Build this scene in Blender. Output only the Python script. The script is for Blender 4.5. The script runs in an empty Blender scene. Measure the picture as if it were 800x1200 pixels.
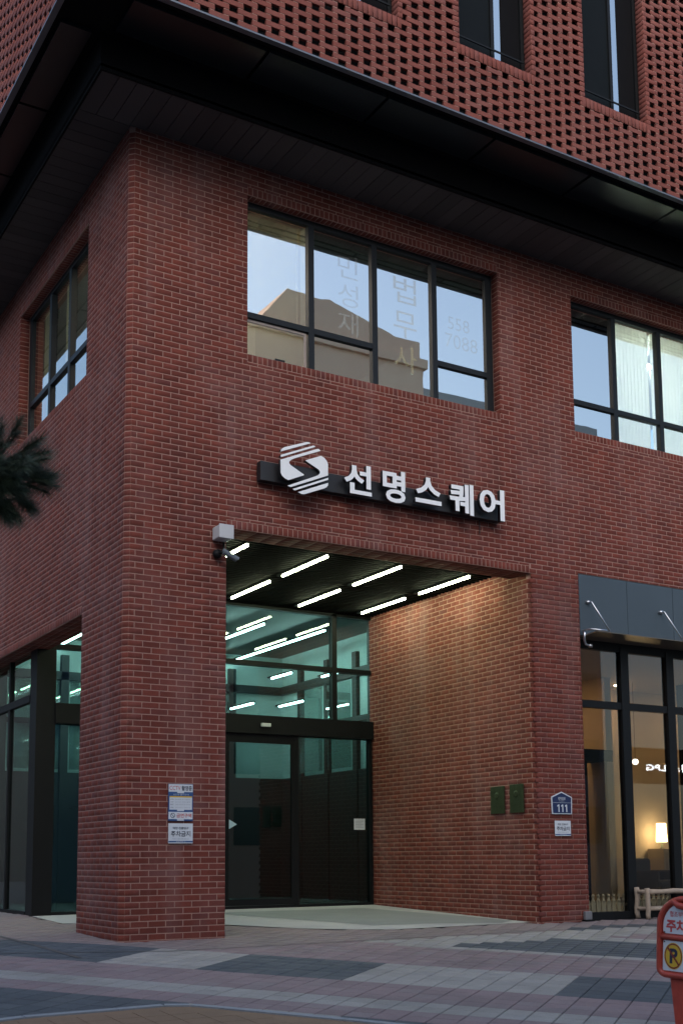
import bpy, math, random
import numpy as np
from mathutils import Vector, Matrix
random.seed(7); rng = np.random.default_rng(7)
R = math.radians
S = bpy.context.scene
COL = S.collection

# ------------------------------------------------------------------ camera
CAMP = (-4.4779, -11.9524, 0.8708)
YAW, PITCH, ROLL = R(31.115), R(7.045), R(-0.4844)
FPX = 1382.8
def cam_axes():
    fwd = Vector((math.sin(YAW)*math.cos(PITCH), math.cos(YAW)*math.cos(PITCH), math.sin(PITCH)))
    right = Vector((math.cos(YAW), -math.sin(YAW), 0)); up = right.cross(fwd)
    r2 = math.cos(ROLL)*right + math.sin(ROLL)*up; u2 = -math.sin(ROLL)*right + math.cos(ROLL)*up
    return r2, u2, fwd
RX, UX, FX = cam_axes()
cd = bpy.data.cameras.new('camera'); cam = bpy.data.objects.new('camera', cd); COL.objects.link(cam)
cam.matrix_world = Matrix(((RX.x, UX.x, -FX.x, CAMP[0]), (RX.y, UX.y, -FX.y, CAMP[1]), (RX.z, UX.z, -FX.z, CAMP[2]), (0, 0, 0, 1)))
cd.sensor_fit = 'VERTICAL'; cd.sensor_height = 36; cd.sensor_width = 24; cd.lens = FPX/1200*36
cd.shift_y = (833.62-600)/1200; cd.clip_end = 2000; cd.clip_start = .05
cd.dof.use_dof = True; cd.dof.focus_distance = 15; cd.dof.aperture_fstop = 4.5
S.camera = cam

# ------------------------------------------------------------------ world, sun, exposure
SUN_EL, SUN_ROT = R(34), R(208)
W = bpy.data.worlds.new('World'); S.world = W; W.use_nodes = True
nt = W.node_tree; bg = nt.nodes['Background']
sky = nt.nodes.new('ShaderNodeTexSky'); sky.sky_type = 'NISHITA'; sky.sun_disc = False
sky.sun_elevation = SUN_EL; sky.sun_rotation = SUN_ROT; sky.air_density = 1.2; sky.dust_density = 2.4; sky.ozone_density = 2.5
nt.links.new(sky.outputs[0], bg.inputs['Color']); bg.inputs['Strength'].default_value = 0.14
sd = bpy.data.lights.new('sun', 'SUN'); sd.energy = 0.5; sd.angle = R(75); sd.color = (1, .95, .92)
so = bpy.data.objects.new('sun', sd); COL.objects.link(so)
sdir = Vector((math.sin(SUN_ROT)*math.cos(SUN_EL), math.cos(SUN_ROT)*math.cos(SUN_EL), math.sin(SUN_EL)))
so.rotation_euler = sdir.to_track_quat('Z', 'Y').to_euler()
S.view_settings.view_transform = 'Standard'; S.view_settings.look = 'None'
S.view_settings.exposure = 0.98; S.view_settings.gamma = 1.0

# ------------------------------------------------------------------ materials
def newmat(name):
    m = bpy.data.materials.new(name); m.use_nodes = True
    return m, m.node_tree.nodes, m.node_tree.links, m.node_tree.nodes['Principled BSDF']
def mixrgb(N, L, a, b, fac, mode='MIX'):
    n = N.new('ShaderNodeMix'); n.data_type = 'RGBA'; n.blend_type = mode
    for sock, v in ((n.inputs[0], fac), (n.inputs[6], a), (n.inputs[7], b)):
        if hasattr(v, 'links'): L.new(v, sock)
        elif isinstance(v, tuple): sock.default_value = (*v, 1)
        else: sock.default_value = v
    return n.outputs[2]
def noise(N, L, scale, detail=4, rough=.6, obj=True):
    n = N.new('ShaderNodeTexNoise'); n.inputs['Scale'].default_value = scale; n.inputs['Detail'].default_value = detail
    n.inputs['Roughness'].default_value = rough
    if obj:
        g = N.new('ShaderNodeNewGeometry'); L.new(g.outputs['Position'], n.inputs['Vector'])
    return n.outputs['Fac']
def ramp(N, L, fac, stops):
    n = N.new('ShaderNodeValToRGB'); e = n.color_ramp.elements
    while len(e) < len(stops): e.new(.5)
    for i, (p, c) in enumerate(stops):
        e[i].position = p; e[i].color = (*c, 1) if isinstance(c, tuple) else (c, c, c, 1)
    L.new(fac, n.inputs[0]); return n.outputs[0]
def bump(N, L, B, h, strength=.3, dist=.01):
    n = N.new('ShaderNodeBump'); n.inputs['Strength'].default_value = strength; n.inputs['Distance'].default_value = dist
    L.new(h, n.inputs['Height']); L.new(n.outputs[0], B.inputs['Normal'])
def simple(name, col, rough=.6, metal=0, var=.25, nscale=6, bmp=0, bscale=60, spec=.5):
    m, N, L, B = newmat(name)
    f = noise(N, L, nscale)
    c = mixrgb(N, L, tuple(x*(1-var) for x in col), tuple(min(1, x*(1+var)) for x in col), f)
    L.new(c, B.inputs['Base Color']); B.inputs['Roughness'].default_value = rough; B.inputs['Metallic'].default_value = metal
    B.inputs['Specular IOR Level'].default_value = spec
    if bmp: bump(N, L, B, noise(N, L, bscale), bmp)
    return m
def tone_value(N, L):
    a = N.new('ShaderNodeAttribute'); a.attribute_name = 'tone'
    o = N.new('ShaderNodeObjectInfo')
    s = N.new('ShaderNodeMath'); s.operation = 'ADD'; L.new(a.outputs['Fac'], s.inputs[0]); L.new(o.outputs['Random'], s.inputs[1])
    f = N.new('ShaderNodeMath'); f.operation = 'FRACT'; L.new(s.outputs[0], f.inputs[0])
    return f.outputs[0]
def tonemat(name, stops, rough=.85, patch=None, bstr=.35, bscale=45, spec=.25, grit=.18, streak=False):
    m, N, L, B = newmat(name)
    c = ramp(N, L, tone_value(N, L), stops)
    if patch:
        p = ramp(N, L, noise(N, L, .9, 5, .62), [(.50, 0.0), (.68, 1.0)])
        c = mixrgb(N, L, c, patch, mul(N, L, p, .5))
        p2 = ramp(N, L, noise(N, L, 2.6, 6, .7), [(.42, 0.0), (.7, 1.0)])
        c = mixrgb(N, L, c, tuple(x*.45 for x in stops[0][1]), mul(N, L, p2, streak and .45 or .22))
    if streak:
        n = N.new('ShaderNodeTexNoise'); n.inputs['Scale'].default_value = 1; n.inputs['Detail'].default_value = 5
        ge = N.new('ShaderNodeNewGeometry'); vm = N.new('ShaderNodeVectorMath'); vm.operation = 'MULTIPLY'; vm.inputs[1].default_value = (2.6, 2.6, .30)
        L.new(ge.outputs['Position'], vm.inputs[0]); L.new(vm.outputs[0], n.inputs['Vector'])
        w = ramp(N, L, n.outputs['Fac'], [(.54, 0.0), (.72, 1.0)])
        c = mixrgb(N, L, c, (.25, .15, .145), mul(N, L, w, .34))
        w2 = ramp(N, L, n.outputs['Fac'], [(.28, 1.0), (.44, 0.0)])
        c = mixrgb(N, L, c, (.07, .026, .022), mul(N, L, w2, .45))
    g = noise(N, L, 90, 3)
    c = mixrgb(N, L, c, mixrgb(N, L, (1-grit*2,)*3, (1+grit,)*3, g), 1.0, 'MULTIPLY')
    L.new(c, B.inputs['Base Color']); B.inputs['Roughness'].default_value = rough; B.inputs['Specular IOR Level'].default_value = spec
    bump(N, L, B, noise(N, L, bscale, 5), bstr, .004)
    return m
def mul(N, L, a, k):
    n = N.new('ShaderNodeMath'); n.operation = 'MULTIPLY'; L.new(a, n.inputs[0]); n.inputs[1].default_value = k; return n.outputs[0]
def emit(name, col, s):
    m, N, L, B = newmat(name); N.remove(B); e = N.new('ShaderNodeEmission'); e.inputs[0].default_value = (*col, 1); e.inputs[1].default_value = s
    L.new(e.outputs[0], N['Material Output'].inputs[0]); return m
def glass(name, tint, ior=1.5, boost=0.0, wav=.0, refl=(1, 1, 1)):
    m, N, L, B = newmat(name); N.remove(B)
    t = N.new('ShaderNodeBsdfTransparent'); t.inputs[0].default_value = (*tint, 1)
    g = N.new('ShaderNodeBsdfGlossy'); g.inputs['Roughness'].default_value = 0.0; g.inputs[0].default_value = (*refl, 1)
    f = N.new('ShaderNodeFresnel'); f.inputs[0].default_value = ior
    a = N.new('ShaderNodeMath'); a.operation = 'ADD'; a.use_clamp = True; a.inputs[1].default_value = boost; L.new(f.outputs[0], a.inputs[0])
    gm = N.new('ShaderNodeNewGeometry'); iv = N.new('ShaderNodeMath'); iv.operation = 'SUBTRACT'; iv.inputs[0].default_value = 1; L.new(gm.outputs['Backfacing'], iv.inputs[1])
    am = N.new('ShaderNodeMath'); am.operation = 'MULTIPLY'; L.new(a.outputs[0], am.inputs[0]); L.new(iv.outputs[0], am.inputs[1]); a = am
    x = N.new('ShaderNodeMixShader'); L.new(a.outputs[0], x.inputs[0]); L.new(t.outputs[0], x.inputs[1]); L.new(g.outputs[0], x.inputs[2])
    if wav:
        b = N.new('ShaderNodeBump'); b.inputs['Strength'].default_value = wav; b.inputs['Distance'].default_value = .02
        L.new(noise(N, L, 1.7, 2), b.inputs['Height']); L.new(b.outputs[0], g.inputs['Normal'])
    L.new(x.outputs[0], N['Material Output'].inputs[0]); return m

M = {}
M['brick'] = tonemat('brick', [(0, (.140, .034, .024)), (.3, (.172, .042, .029)), (.62, (.198, .048, .033)), (.88, (.178, .046, .034)), (1, (.146, .043, .037))], patch=(.205, .105, .098), streak=True)
M['openwork'] = tonemat('openwork brick', [(0, (.185, .055, .043)), (.5, (.225, .068, .052)), (1, (.205, .072, .060))], patch=(.22, .09, .075))
M['mortar'] = simple('mortar', (.315, .185, .150), .95, var=.2, nscale=3, bmp=.3, bscale=120)
M['pink'] = tonemat('pink paver', [(0, (.22, .170, .176)), (.5, (.255, .192, .198)), (1, (.24, .20, .204))], bstr=.25, patch=(.14, .125, .125))
M['cream'] = tonemat('cream paver', [(0, (.285, .275, .26)), (.5, (.33, .315, .295)), (1, (.31, .30, .29))], bstr=.25, patch=(.18, .17, .16))
M['slate'] = tonemat('slate paver', [(0, (.075, .086, .099)), (.5, (.090, .102, .116)), (1, (.102, .113, .124))], bstr=.25, patch=(.08, .085, .09))
M['beige'] = tonemat('beige paver', [(0, (.22, .18, .174)), (.5, (.245, .198, .192)), (1, (.232, .198, .194))], bstr=.25, patch=(.16, .145, .14))
M['ochre'] = tonemat('ochre paver', [(0, (.20, .13, .085)), (1, (.24, .16, .105))], bstr=.25, patch=(.18, .13, .09))
M['joint'] = simple('paver joint', (.075, .07, .068), .95, bmp=.2)
M['concrete'] = simple('porch concrete', (.35, .35, .34), .8, var=.14, nscale=2.2, bmp=.12, bscale=50)
M['concrete_dark'] = simple('porch floor dark', (.20, .215, .21), .7, var=.16, nscale=2.5, bmp=.12, bscale=50)
M['kerb'] = simple('kerb granite', (.22, .24, .26), .8, var=.2, nscale=30)
M['asphalt'] = simple('asphalt', (.05, .05, .052), .9, var=.3, nscale=40, bmp=.4, bscale=200)
M['black'] = simple('black metal', (.007, .008, .009), .55, var=.15, spec=.18)
M['matt_black'] = simple('matt black', (.005, .005, .006), .9, var=.1, spec=.1)
M['frame'] = simple('charcoal window frame', (.010, .013, .016), .5, var=.1, spec=.25)
M['soffit_panel'] = simple('black soffit panel', (.006, .011, .015), .30, var=.15)
M['plank'] = tonemat('soffit plank', [(0, (.062, .057, .058)), (1, (.082, .075, .076))], rough=.7, bstr=.08, grit=.06)
M['slat'] = simple('black slat', (.0025, .0025, .0025), .85, var=.1, spec=.05)
M['steel'] = simple('brushed steel', (.55, .57, .60), .3, metal=1, var=.1)
M['flash'] = simple('metal flashing', (.13, .145, .165), .45, metal=.5, var=.1)
M['canopy'] = simple('slate blue metal panel', (.050, .070, .088), .45, var=.08, nscale=2)
M['sign_black'] = simple('sign black', (.012, .013, .016), .5, var=.1)
M['sign_white'] = simple('sign white acrylic', (.84, .86, .87), .4, var=.02)
M['white'] = simple('white print', (.60, .64, .68), .5, var=.03)
M['blue'] = simple('blue print', (.022, .075, .22), .5, var=.06)
M['navy'] = simple('navy plate', (.010, .022, .085), .4, var=.1)
M['red_ink'] = simple('red ink', (.48, .06, .06), .5, var=.05)
M['dark_ink'] = simple('dark ink', (.02, .025, .05), .5, var=.05)
M['grey_ink'] = simple('grey ink', (.30, .33, .38), .5, var=.05)
M['yellow'] = simple('yellow print', (.62, .40, .035), .5, var=.05)
M['red_plastic'] = simple('red plastic', (.40, .058, .036), .42, var=.32, nscale=22, bmp=.05)
M['bronze'] = simple('aged bronze', (.045, .060, .028), .5, metal=.5, var=.45, nscale=14, bmp=.3, bscale=30)
M['box_grey'] = simple('pale grey plastic', (.50, .51, .52), .5, var=.06)
M['log'] = simple('peeled log', (.34, .27, .205), .8, var=.25, nscale=14, bmp=.3, bscale=40)
M['picket'] = simple('cream picket', (.50, .45, .34), .7, var=.12)
M['shop_wall'] = simple('shop wall paint', (.50, .41, .29), .8, var=.06)
M['shop_floor'] = simple('shop floor', (.20, .15, .11), .5, var=.15)
M['lobby_wall'] = simple('lobby wall paint', (.42, .51, .50), .7, var=.08)
M['lobby_dark'] = simple('lobby dark panel', (.020, .021, .021), .5, var=.2)
M['lobby_floor'] = simple('lobby stone floor', (.18, .19, .19), .25, var=.15)
cm_, N_, L_, B_ = newmat('pale curtain'); N_.remove(B_)
_d = N_.new('ShaderNodeBsdfDiffuse'); _d.inputs[0].default_value = (.86, .87, .83, 1); _t = N_.new('ShaderNodeBsdfTranslucent'); _t.inputs[0].default_value = (.88, .89, .85, 1)
_x = N_.new('ShaderNodeMixShader'); L_.new(_d.outputs[0], _x.inputs[1]); L_.new(_t.outputs[0], _x.inputs[2]); L_.new(_x.outputs[0], N_['Material Output'].inputs[0])
M['curtain'] = cm_
M['blind'] = simple('roller blind', (.80, .78, .74), .9, var=.03)
M['office_warm'] = emit('warm office tube', (1, .84, .58), 380)
M['office'] = simple('office wall', (.32, .34, .33), .9, var=.05)
def film(name, col, fac):
    m, N, L, B = newmat(name); B.inputs['Base Color'].default_value = (*col, 1); B.inputs['Roughness'].default_value = .6
    t = N.new('ShaderNodeBsdfTransparent'); x = N.new('ShaderNodeMixShader'); x.inputs[0].default_value = fac
    L.new(t.outputs[0], x.inputs[1]); L.new(B.outputs[0], x.inputs[2]); L.new(x.outputs[0], N['Material Output'].inputs[0]); return m
M['film_yellow'] = film('window film yellow', (.80, .70, .38), .2)
M['film_white'] = film('window film white', (.74, .82, .84), .17)
M['needle'] = simple('pine needle', (.036, .056, .028), .6, var=.5, nscale=5)
M['bark'] = simple('pine bark', (.09, .06, .045), .9, var=.35, nscale=12, bmp=.6, bscale=25)
M['far_brown'] = simple('far brown render', (.80, .52, .37), .9, var=.08, nscale=.4)
M['far_white'] = simple('far pale render', (.38, .37, .37), .9, var=.05, nscale=.4)
M['far_dark'] = simple('far dark cladding', (.07, .07, .075), .9, var=.1)
M['far_teal'] = simple('far teal panel', (.20, .34, .38), .8, var=.06)
M['far_glass'] = simple('far window glass', (.05, .065, .075), .15, var=.1)
M['tube'] = emit('lit tube', (.90, 1, .64), 36)
M['tube_cool'] = emit('lit lobby tube', (.80, 1, .95), 26)
M['warm'] = emit('warm lamp', (1, .72, .40), 9)
M['downlight'] = emit('warm downlight', (1, .60, .27), 75)
M['office_tube'] = emit('office tube', (.95, 1, .95), 210)
M['led_sign'] = emit('lit sign letters', (.85, .95, 1), 16)
M['glass_up'] = glass('coated window glass', (.55, .60, .58), 1.75, .56, .012, (1, .975, .91))
M['glass_curtain'] = glass('window glass over curtain', (.92, .95, .93), 1.6, .32, .012, (1, .985, .94))
M['glass_lobby'] = glass('partition glass', (.8, .85, .84), 1.5, .22)
M['glass_low'] = glass('green tinted glass', (.58, .74, .72), 1.5, .02)
M['glass_door'] = glass('dark tinted glass', (.40, .55, .54), 1.5, .02)
M['glass_shop'] = glass('clear shop glass', (.80, .80, .76), 1.5, .01)

# ------------------------------------------------------------------ helpers
def setp(o, label=None, cat=None, group=None, kind=None):
    if label: o['label'] = label
    if cat: o['category'] = cat
    if group: o['group'] = group
    if kind: o['kind'] = kind
    return o
def link(name, data, parent=None):
    o = bpy.data.objects.new(name, data); COL.objects.link(o)
    if parent is not None: o.parent = parent
    return o
def thing(name, label, cat, loc=(0, 0, 0), rz=0, group=None):
    o = link(name, None); o.empty_display_size = .2; o.location = loc; o.rotation_euler = (0, 0, rz)
    return setp(o, label, cat, group)
class MB:
    """collects polygons for ONE mesh object"""
    def __init__(s): s.v = []; s.f = []; s.mi = []
    def poly(s, pts, mi=0):
        b = len(s.v); s.v += [tuple(p) for p in pts]; s.f.append(tuple(range(b, b+len(pts)))); s.mi.append(mi)
    def box(s, a, b, mi=0, bev=0):
        x0, y0, z0 = (min(a[i], b[i]) for i in range(3)); x1, y1, z1 = (max(a[i], b[i]) for i in range(3))
        q = len(s.v)
        s.v += [(x0, y0, z0), (x1, y0, z0), (x1, y1, z0), (x0, y1, z0), (x0, y0, z1), (x1, y0, z1), (x1, y1, z1), (x0, y1, z1)]
        for f in ((0, 3, 2, 1), (4, 5, 6, 7), (0, 1, 5, 4), (1, 2, 6, 5), (2, 3, 7, 6), (3, 0, 4, 7)):
            s.f.append(tuple(q+i for i in f)); s.mi.append(mi)
        return s
    def prism(s, pts, ax, lo, hi, mi=0, mi_side=None):
        """2-D outline extruded along axis 'x','y' or 'z'"""
        def P(p, d): return {'y': (p[0], d, p[1]), 'x': (d, p[0], p[1]), 'z': (p[0], p[1], d)}[ax]
        q = len(s.v); n = len(pts)
        s.v += [P(p, lo) for p in pts] + [P(p, hi) for p in pts]
        s.f.append(tuple(q+i for i in range(n))); s.mi.append(mi)
        s.f.append(tuple(q+n+i for i in reversed(range(n)))); s.mi.append(mi)
        for i in range(n):
            j = (i+1) % n; s.f.append((q+j, q+i, q+n+i, q+n+j)); s.mi.append(mi if mi_side is None else mi_side)
        return s
    def tube(s, pts, rad, n=8, mi=0, cap=True):
        pts = [Vector(p) for p in pts]; rads = rad if isinstance(rad, (list, tuple)) else [rad]*len(pts)
        q = len(s.v); up0 = None
        for i, p in enumerate(pts):
            t = (pts[min(i+1, len(pts)-1)]-pts[max(i-1, 0)]).normalized()
            a = t.orthogonal().normalized() if up0 is None else (up0 - t*up0.dot(t)).normalized()
            up0 = a; b = t.cross(a)
            for k in range(n):
                an = 2*math.pi*k/n; s.v.append(tuple(p + rads[i]*(math.cos(an)*a + math.sin(an)*b)))
        for i in range(len(pts)-1):
            for k in range(n):
                k2 = (k+1) % n; s.f.append((q+i*n+k, q+i*n+k2, q+(i+1)*n+k2, q+(i+1)*n+k)); s.mi.append(mi)
        if cap:
            s.f.append(tuple(q+k for k in reversed(range(n)))); s.mi.append(mi)
            e = q+(len(pts)-1)*n; s.f.append(tuple(e+k for k in range(n))); s.mi.append(mi)
        return s
    def lathe(s, prof, c, n=16, mi=0):
        q = len(s.v)
        for r, z in prof:
            for k in range(n):
                an = 2*math.pi*k/n; s.v.append((c[0]+r*math.cos(an), c[1]+r*math.sin(an), c[2]+z))
        for i in range(len(prof)-1):
            for k in range(n):
                k2 = (k+1) % n; s.f.append((q+i*n+k, q+i*n+k2, q+(i+1)*n+k2, q+(i+1)*n+k)); s.mi.append(mi)
        s.f.append(tuple(q+k for k in reversed(range(n)))); s.mi.append(mi)
        e = q+(len(prof)-1)*n; s.f.append(tuple(e+k for k in range(n))); s.mi.append(mi)
        return s
    def mesh(s, name, mats):
        me = bpy.data.meshes.new(name); me.from_pydata(s.v, [], s.f)
        for m in (mats if isinstance(mats, (list, tuple)) else [mats]): me.materials.append(m)
        if any(s.mi): me.polygons.foreach_set('material_index', s.mi)
        me.update(); return me
    def build(s, name, mats, parent=None, smooth=False, bevel=0):
        me = s.mesh(name, mats)
        o = link(name, me, parent)
        if smooth: me.polygons.foreach_set('use_smooth', [True]*len(me.polygons))
        if bevel:
            b = o.modifiers.new('bevel', 'BEVEL'); b.width = bevel; b.segments = 2; b.limit_method = 'ANGLE'
        return o
def bx(name, a, b, mat, parent=None, bevel=0): return MB().box(a, b).build(name, mat, parent, bevel=bevel)

def text_mesh(s, mat, bold=0.0, extrude=.0, mat_side=None):
    """text as a mesh in its XY plane, returned normalised: verts array 0..1 box plus aspect"""
    cu = bpy.data.curves.new('lettering', 'FONT'); cu.body = s; cu.size = 1; cu.offset = bold; cu.extrude = extrude; cu.resolution_u = 3
    o = bpy.data.objects.new('lettering', cu); COL.objects.link(o)
    dg = bpy.context.evaluated_depsgraph_get(); dg.update()
    me = bpy.data.meshes.new_from_object(o.evaluated_get(dg))
    COL.objects.unlink(o); bpy.data.objects.remove(o); bpy.data.curves.remove(cu)
    me.materials.clear(); me.materials.append(mat)
    if mat_side:
        me.materials.append(mat_side)
        for p in me.polygons: p.material_index = 0 if abs(p.normal.z) > .9 and p.center.z > 0 else 1
    return me
def put_text(s, mat, parent, O, U, V, w, h, bold=.0, depth=0.0, mat_side=None, name='lettering'):
    """fit text into the box w x h; O lower-left corner, U right, V up (unit vectors); thickness 'depth' outward"""
    me = text_mesh(s, mat, bold, .5 if depth else 0, mat_side)
    n = len(me.vertices); co = np.empty(n*3); me.vertices.foreach_get('co', co); co = co.reshape(-1, 3)
    lo, hi = co.min(0), co.max(0); sz = hi-lo; sz[sz < 1e-6] = 1
    q = (co-lo)/sz
    O, U, V = (np.array(x, float) for x in (O, U, V)); Nn = np.cross(U, V)
    P = O + q[:, :1]*w*U + q[:, 1:2]*h*V + (q[:, 2:3]*depth if depth else 0)*Nn
    me.vertices.foreach_set('co', P.reshape(-1)); me.update()
    return link(name, me, parent)

def proj(P):
    d = np.asarray(P, float) - np.array(CAMP)
    k = d @ np.array(FX); k = np.where(k < .05, .05, k)
    return 400 + FPX*(d @ np.array(RX))/k, 833.62 - FPX*(d @ np.array(UX))/k, k

# box soup for bricks -----------------------------------------------------------------
class Bricks:
    """bricks lying in planes: rows of (O, U, V, N, u0, u1, v0, v1); front face proud, edges eased"""
    def __init__(s): s.rows = []
    def add(s, O, U, V, N, u0, u1, v0, v1, dep=.016): s.rows.append((O, U, V, N, u0, u1, v0, v1, dep))
    def make(s, name, mat, parent, nmax=300, vis=True):
        n = len(s.rows)
        O = np.array([r[0] for r in s.rows], float); U = np.array([r[1] for r in s.rows], float)
        V = np.array([r[2] for r in s.rows], float); N = np.array([r[3] for r in s.rows], float)
        a = np.array([r[4:9] for r in s.rows], float)
        C = O + U*((a[:, 0]+a[:, 1])/2)[:, None] + V*((a[:, 2]+a[:, 3])/2)[:, None]
        W, H = a[:, 1]-a[:, 0], a[:, 3]-a[:, 2]
        u, v, k = proj(C); d = np.array(CAMP)-C; dl = np.linalg.norm(d, axis=1)
        cosn = (d*N).sum(1)/dl
        area = W*H*cosn/k**2
        ok = (u > 2) & (u < 798) & (v > 2) & (v < 1198) & (cosn > 0) & (W > .05)
        area = np.where(ok, area, 0)
        idx = np.argsort(-area)[:nmax]; idx = idx[area[idx] > 0]
        pick = np.zeros(n, bool); pick[idx] = True
        tone = rng.random(n); jit = rng.random(n)*.0014
        e = .0018
        # individual bricks share mesh data by size
        cache = {}
        for i in idx:
            key = (round(W[i]*200), round(H[i]*200), round(a[i, 4], 3))
            if key not in cache:
                w, h = W[i]/2, H[i]/2; m = MB()
                f = [(-w+e, -h+e, 0), (w-e, -h+e, 0), (w-e, h-e, 0), (-w+e, h-e, 0)]
                g = [(-w, -h, -e), (w, -h, -e), (w, h, -e), (-w, h, -e)]
                b = [(x, y, -a[i, 4]) for x, y, _ in g]
                m.v = f+g+b; m.f = [(0, 1, 2, 3)] + [(4+j, 4+(j+1) % 4, (j+1) % 4, j) for j in range(4)] + [(8+j, 8+(j+1) % 4, 4+(j+1) % 4, 4+j) for j in range(4)] + [(11, 10, 9, 8)]
                m.mi = [0]*10
                cache[key] = m.mesh(name, mat)
            o = link(name, cache[key], parent)
            p = C[i] + N[i]*jit[i]
            o.matrix_local = Matrix(((U[i][0], V[i][0], N[i][0], p[0]), (U[i][1], V[i][1], N[i][1], p[1]), (U[i][2], V[i][2], N[i][2], p[2]), (0, 0, 0, 1)))
        r = np.where(~pick)[0]; nr = len(r)
        if nr == 0: return
        Wr, Hr = W[r]/2, H[r]/2; sx = np.array([-1, 1, 1, -1]); sy = np.array([-1, -1, 1, 1])
        def ring(ins, dep):
            return (C[r][:, None, :] + U[r][:, None, :]*(sx[None]*(Wr[:, None]-ins))[:, :, None] + V[r][:, None, :]*(sy[None]*(Hr[:, None]-ins))[:, :, None] + N[r][:, None, :]*(jit[r][:, None]-dep)[:, :, None])
        z = np.zeros((nr, 1))
        P = np.concatenate([ring(e, z), ring(0, z+e), ring(0, a[r, 4][:, None])], 1).reshape(-1, 3)
        base = np.array([(0, 1, 2, 3)] + [(4+j, 4+(j+1) % 4, (j+1) % 4, j) for j in range(4)] + [(8+j, 8+(j+1) % 4, 4+(j+1) % 4, 4+j) for j in range(4)] + [(11, 10, 9, 8)])
        F = (base[None] + (np.arange(nr)*12)[:, None, None]).reshape(-1, 4)
        me = fast_mesh(name+'_courses', P, F, mat, np.repeat(tone[r], 10))
        setp(link(name+'_courses', me, parent), kind='stuff')
def fast_mesh(name, P, F, mat, tone=None, mi=None):
    me = bpy.data.meshes.new(name); nf = len(F); k = F.shape[1]
    me.vertices.add(len(P)); me.vertices.foreach_set('co', np.ascontiguousarray(P, dtype=np.float32).reshape(-1))
    me.loops.add(nf*k); me.loops.foreach_set('vertex_index', F.astype(np.int32).reshape(-1))
    me.polygons.add(nf); me.polygons.foreach_set('loop_start', np.arange(0, nf*k, k, dtype=np.int32))
    try: me.polygons.foreach_set('loop_total', np.full(nf, k, dtype=np.int32))
    except Exception: pass
    for m in (mat if isinstance(mat, list) else [mat]): me.materials.append(m)
    if mi is not None: me.polygons.foreach_set('material_index', mi.astype(np.int32))
    if tone is not None:
        at = me.attributes.new('tone', 'FLOAT', 'FACE'); at.data.foreach_set('value', tone.astype(np.float32))
    me.update(calc_edges=True); me.validate(); return me

CO, CH, BL = .012, .067, .20          # course origin, course height, stretcher module
def lay(B, O, U, N, u0, u1, z0, z1, holes=(), phase=0.0, V=(0, 0, 1), bl=BL, gap=.010):
    """running bond over a rectangle of a wall plane, cut round the holes (u0,u1,z0,z1)"""
    k0 = int(math.floor((z0-CO)/CH)); k = k0
    while CO+k*CH < z1-.01:
        a, b = max(z0, CO+k*CH+gap/2), min(z1, CO+(k+1)*CH-gap/2); k += 1
        if b-a < .018: continue
        off = phase + (bl/2 if k % 2 else 0)
        j = math.floor((u0-off)/bl)
        while off+j*bl < u1:
            s, t = max(u0, off+j*bl+gap/2), min(u1, off+(j+1)*bl-gap/2); j += 1
            segs = [(s, t, a, b)]
            for h in holes:
                new = []
                for (p, q, c, d) in segs:
                    if q <= h[0] or p >= h[1] or d <= h[2] or c >= h[3]: new.append((p, q, c, d)); continue
                    if p < h[0]: new.append((p, h[0]-.001, c, d))
                    if q > h[1]: new.append((h[1]+.001, q, c, d))
                    m0, m1 = max(p, h[0]), min(q, h[1])
                    if c < h[2]: new.append((m0, m1, c, h[2]-.004))
                    if d > h[3]: new.append((m0, m1, h[3]+.004, d))
                segs = new
            for (p, q, c, d) in segs:
                if q-p > .022 and d-c > .018: B.add(O, U, V, N, p, q, c, d)
def rowlock(B, O, U, N, u0, u1, v0, v1, V=(0, 0, 1), p=.067):
    n = max(1, round((u1-u0)/p)); w = (u1-u0)/n
    for i in range(n): B.add(O, U, V, N, u0+i*w+.005, u0+(i+1)*w-.005, v0+.005, v1-.003)
def wall_cells(m, rect, holes, fn):
    """rect minus holes as boxes; fn(u0,u1,v0,v1) adds a box"""
    us = sorted({rect[0], rect[1], *[min(max(h[i], rect[0]), rect[1]) for h in holes for i in (0, 1)]})
    vs = sorted({rect[2], rect[3], *[min(max(h[i], rect[2]), rect[3]) for h in holes for i in (2, 3)]})
    for a, b in zip(us, us[1:]):
        run = None
        for c, d in zip(vs, vs[1:]):
            mu, mv = (a+b)/2, (c+d)/2
            solid = not any(h[0] < mu < h[1] and h[2] < mv < h[3] for h in holes)
            if solid: run = (run[0], d) if run else (c, d)
            if (not solid) and run: fn(a, b, *run); run = None
        if run: fn(a, b, *run)

# ------------------------------------------------------------------ ground
def gz(x, y):
    if y < -13: return .05*-13
    return .05*y if y < 0 else (.03*y if y < 4.2 else .126)
road = MB(); road.poly([(-400, -400, -.80), (400, -400, -.80), (400, 400, -.80), (-400, 400, -.80)])
setp(road.build('road', M['asphalt']), kind='structure')
pv = MB(); ys = [-13, 0, 4.2, 30]
for a, b in zip(ys, ys[1:]):
    pv.poly([(-60, a, gz(0, a)-.012), (60, a, gz(0, a)-.012), (60, b, gz(0, b)-.012), (-60, b, gz(0, b)-.012)])
pv.poly([(-60, -13, -.80), (60, -13, -.80), (60, -13, -.662), (-60, -13, -.662)])
pavement = setp(pv.build('pavement', M['joint']), kind='structure')
kb = MB()
for i in range(-20, 24): kb.box((i*1.0+.004, -13.16, -.80), (i*1.0+.996, -13.0, -.648))
setp(kb.build('kerb', M['kerb'], pavement, bevel=.01), kind='stuff')

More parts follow.
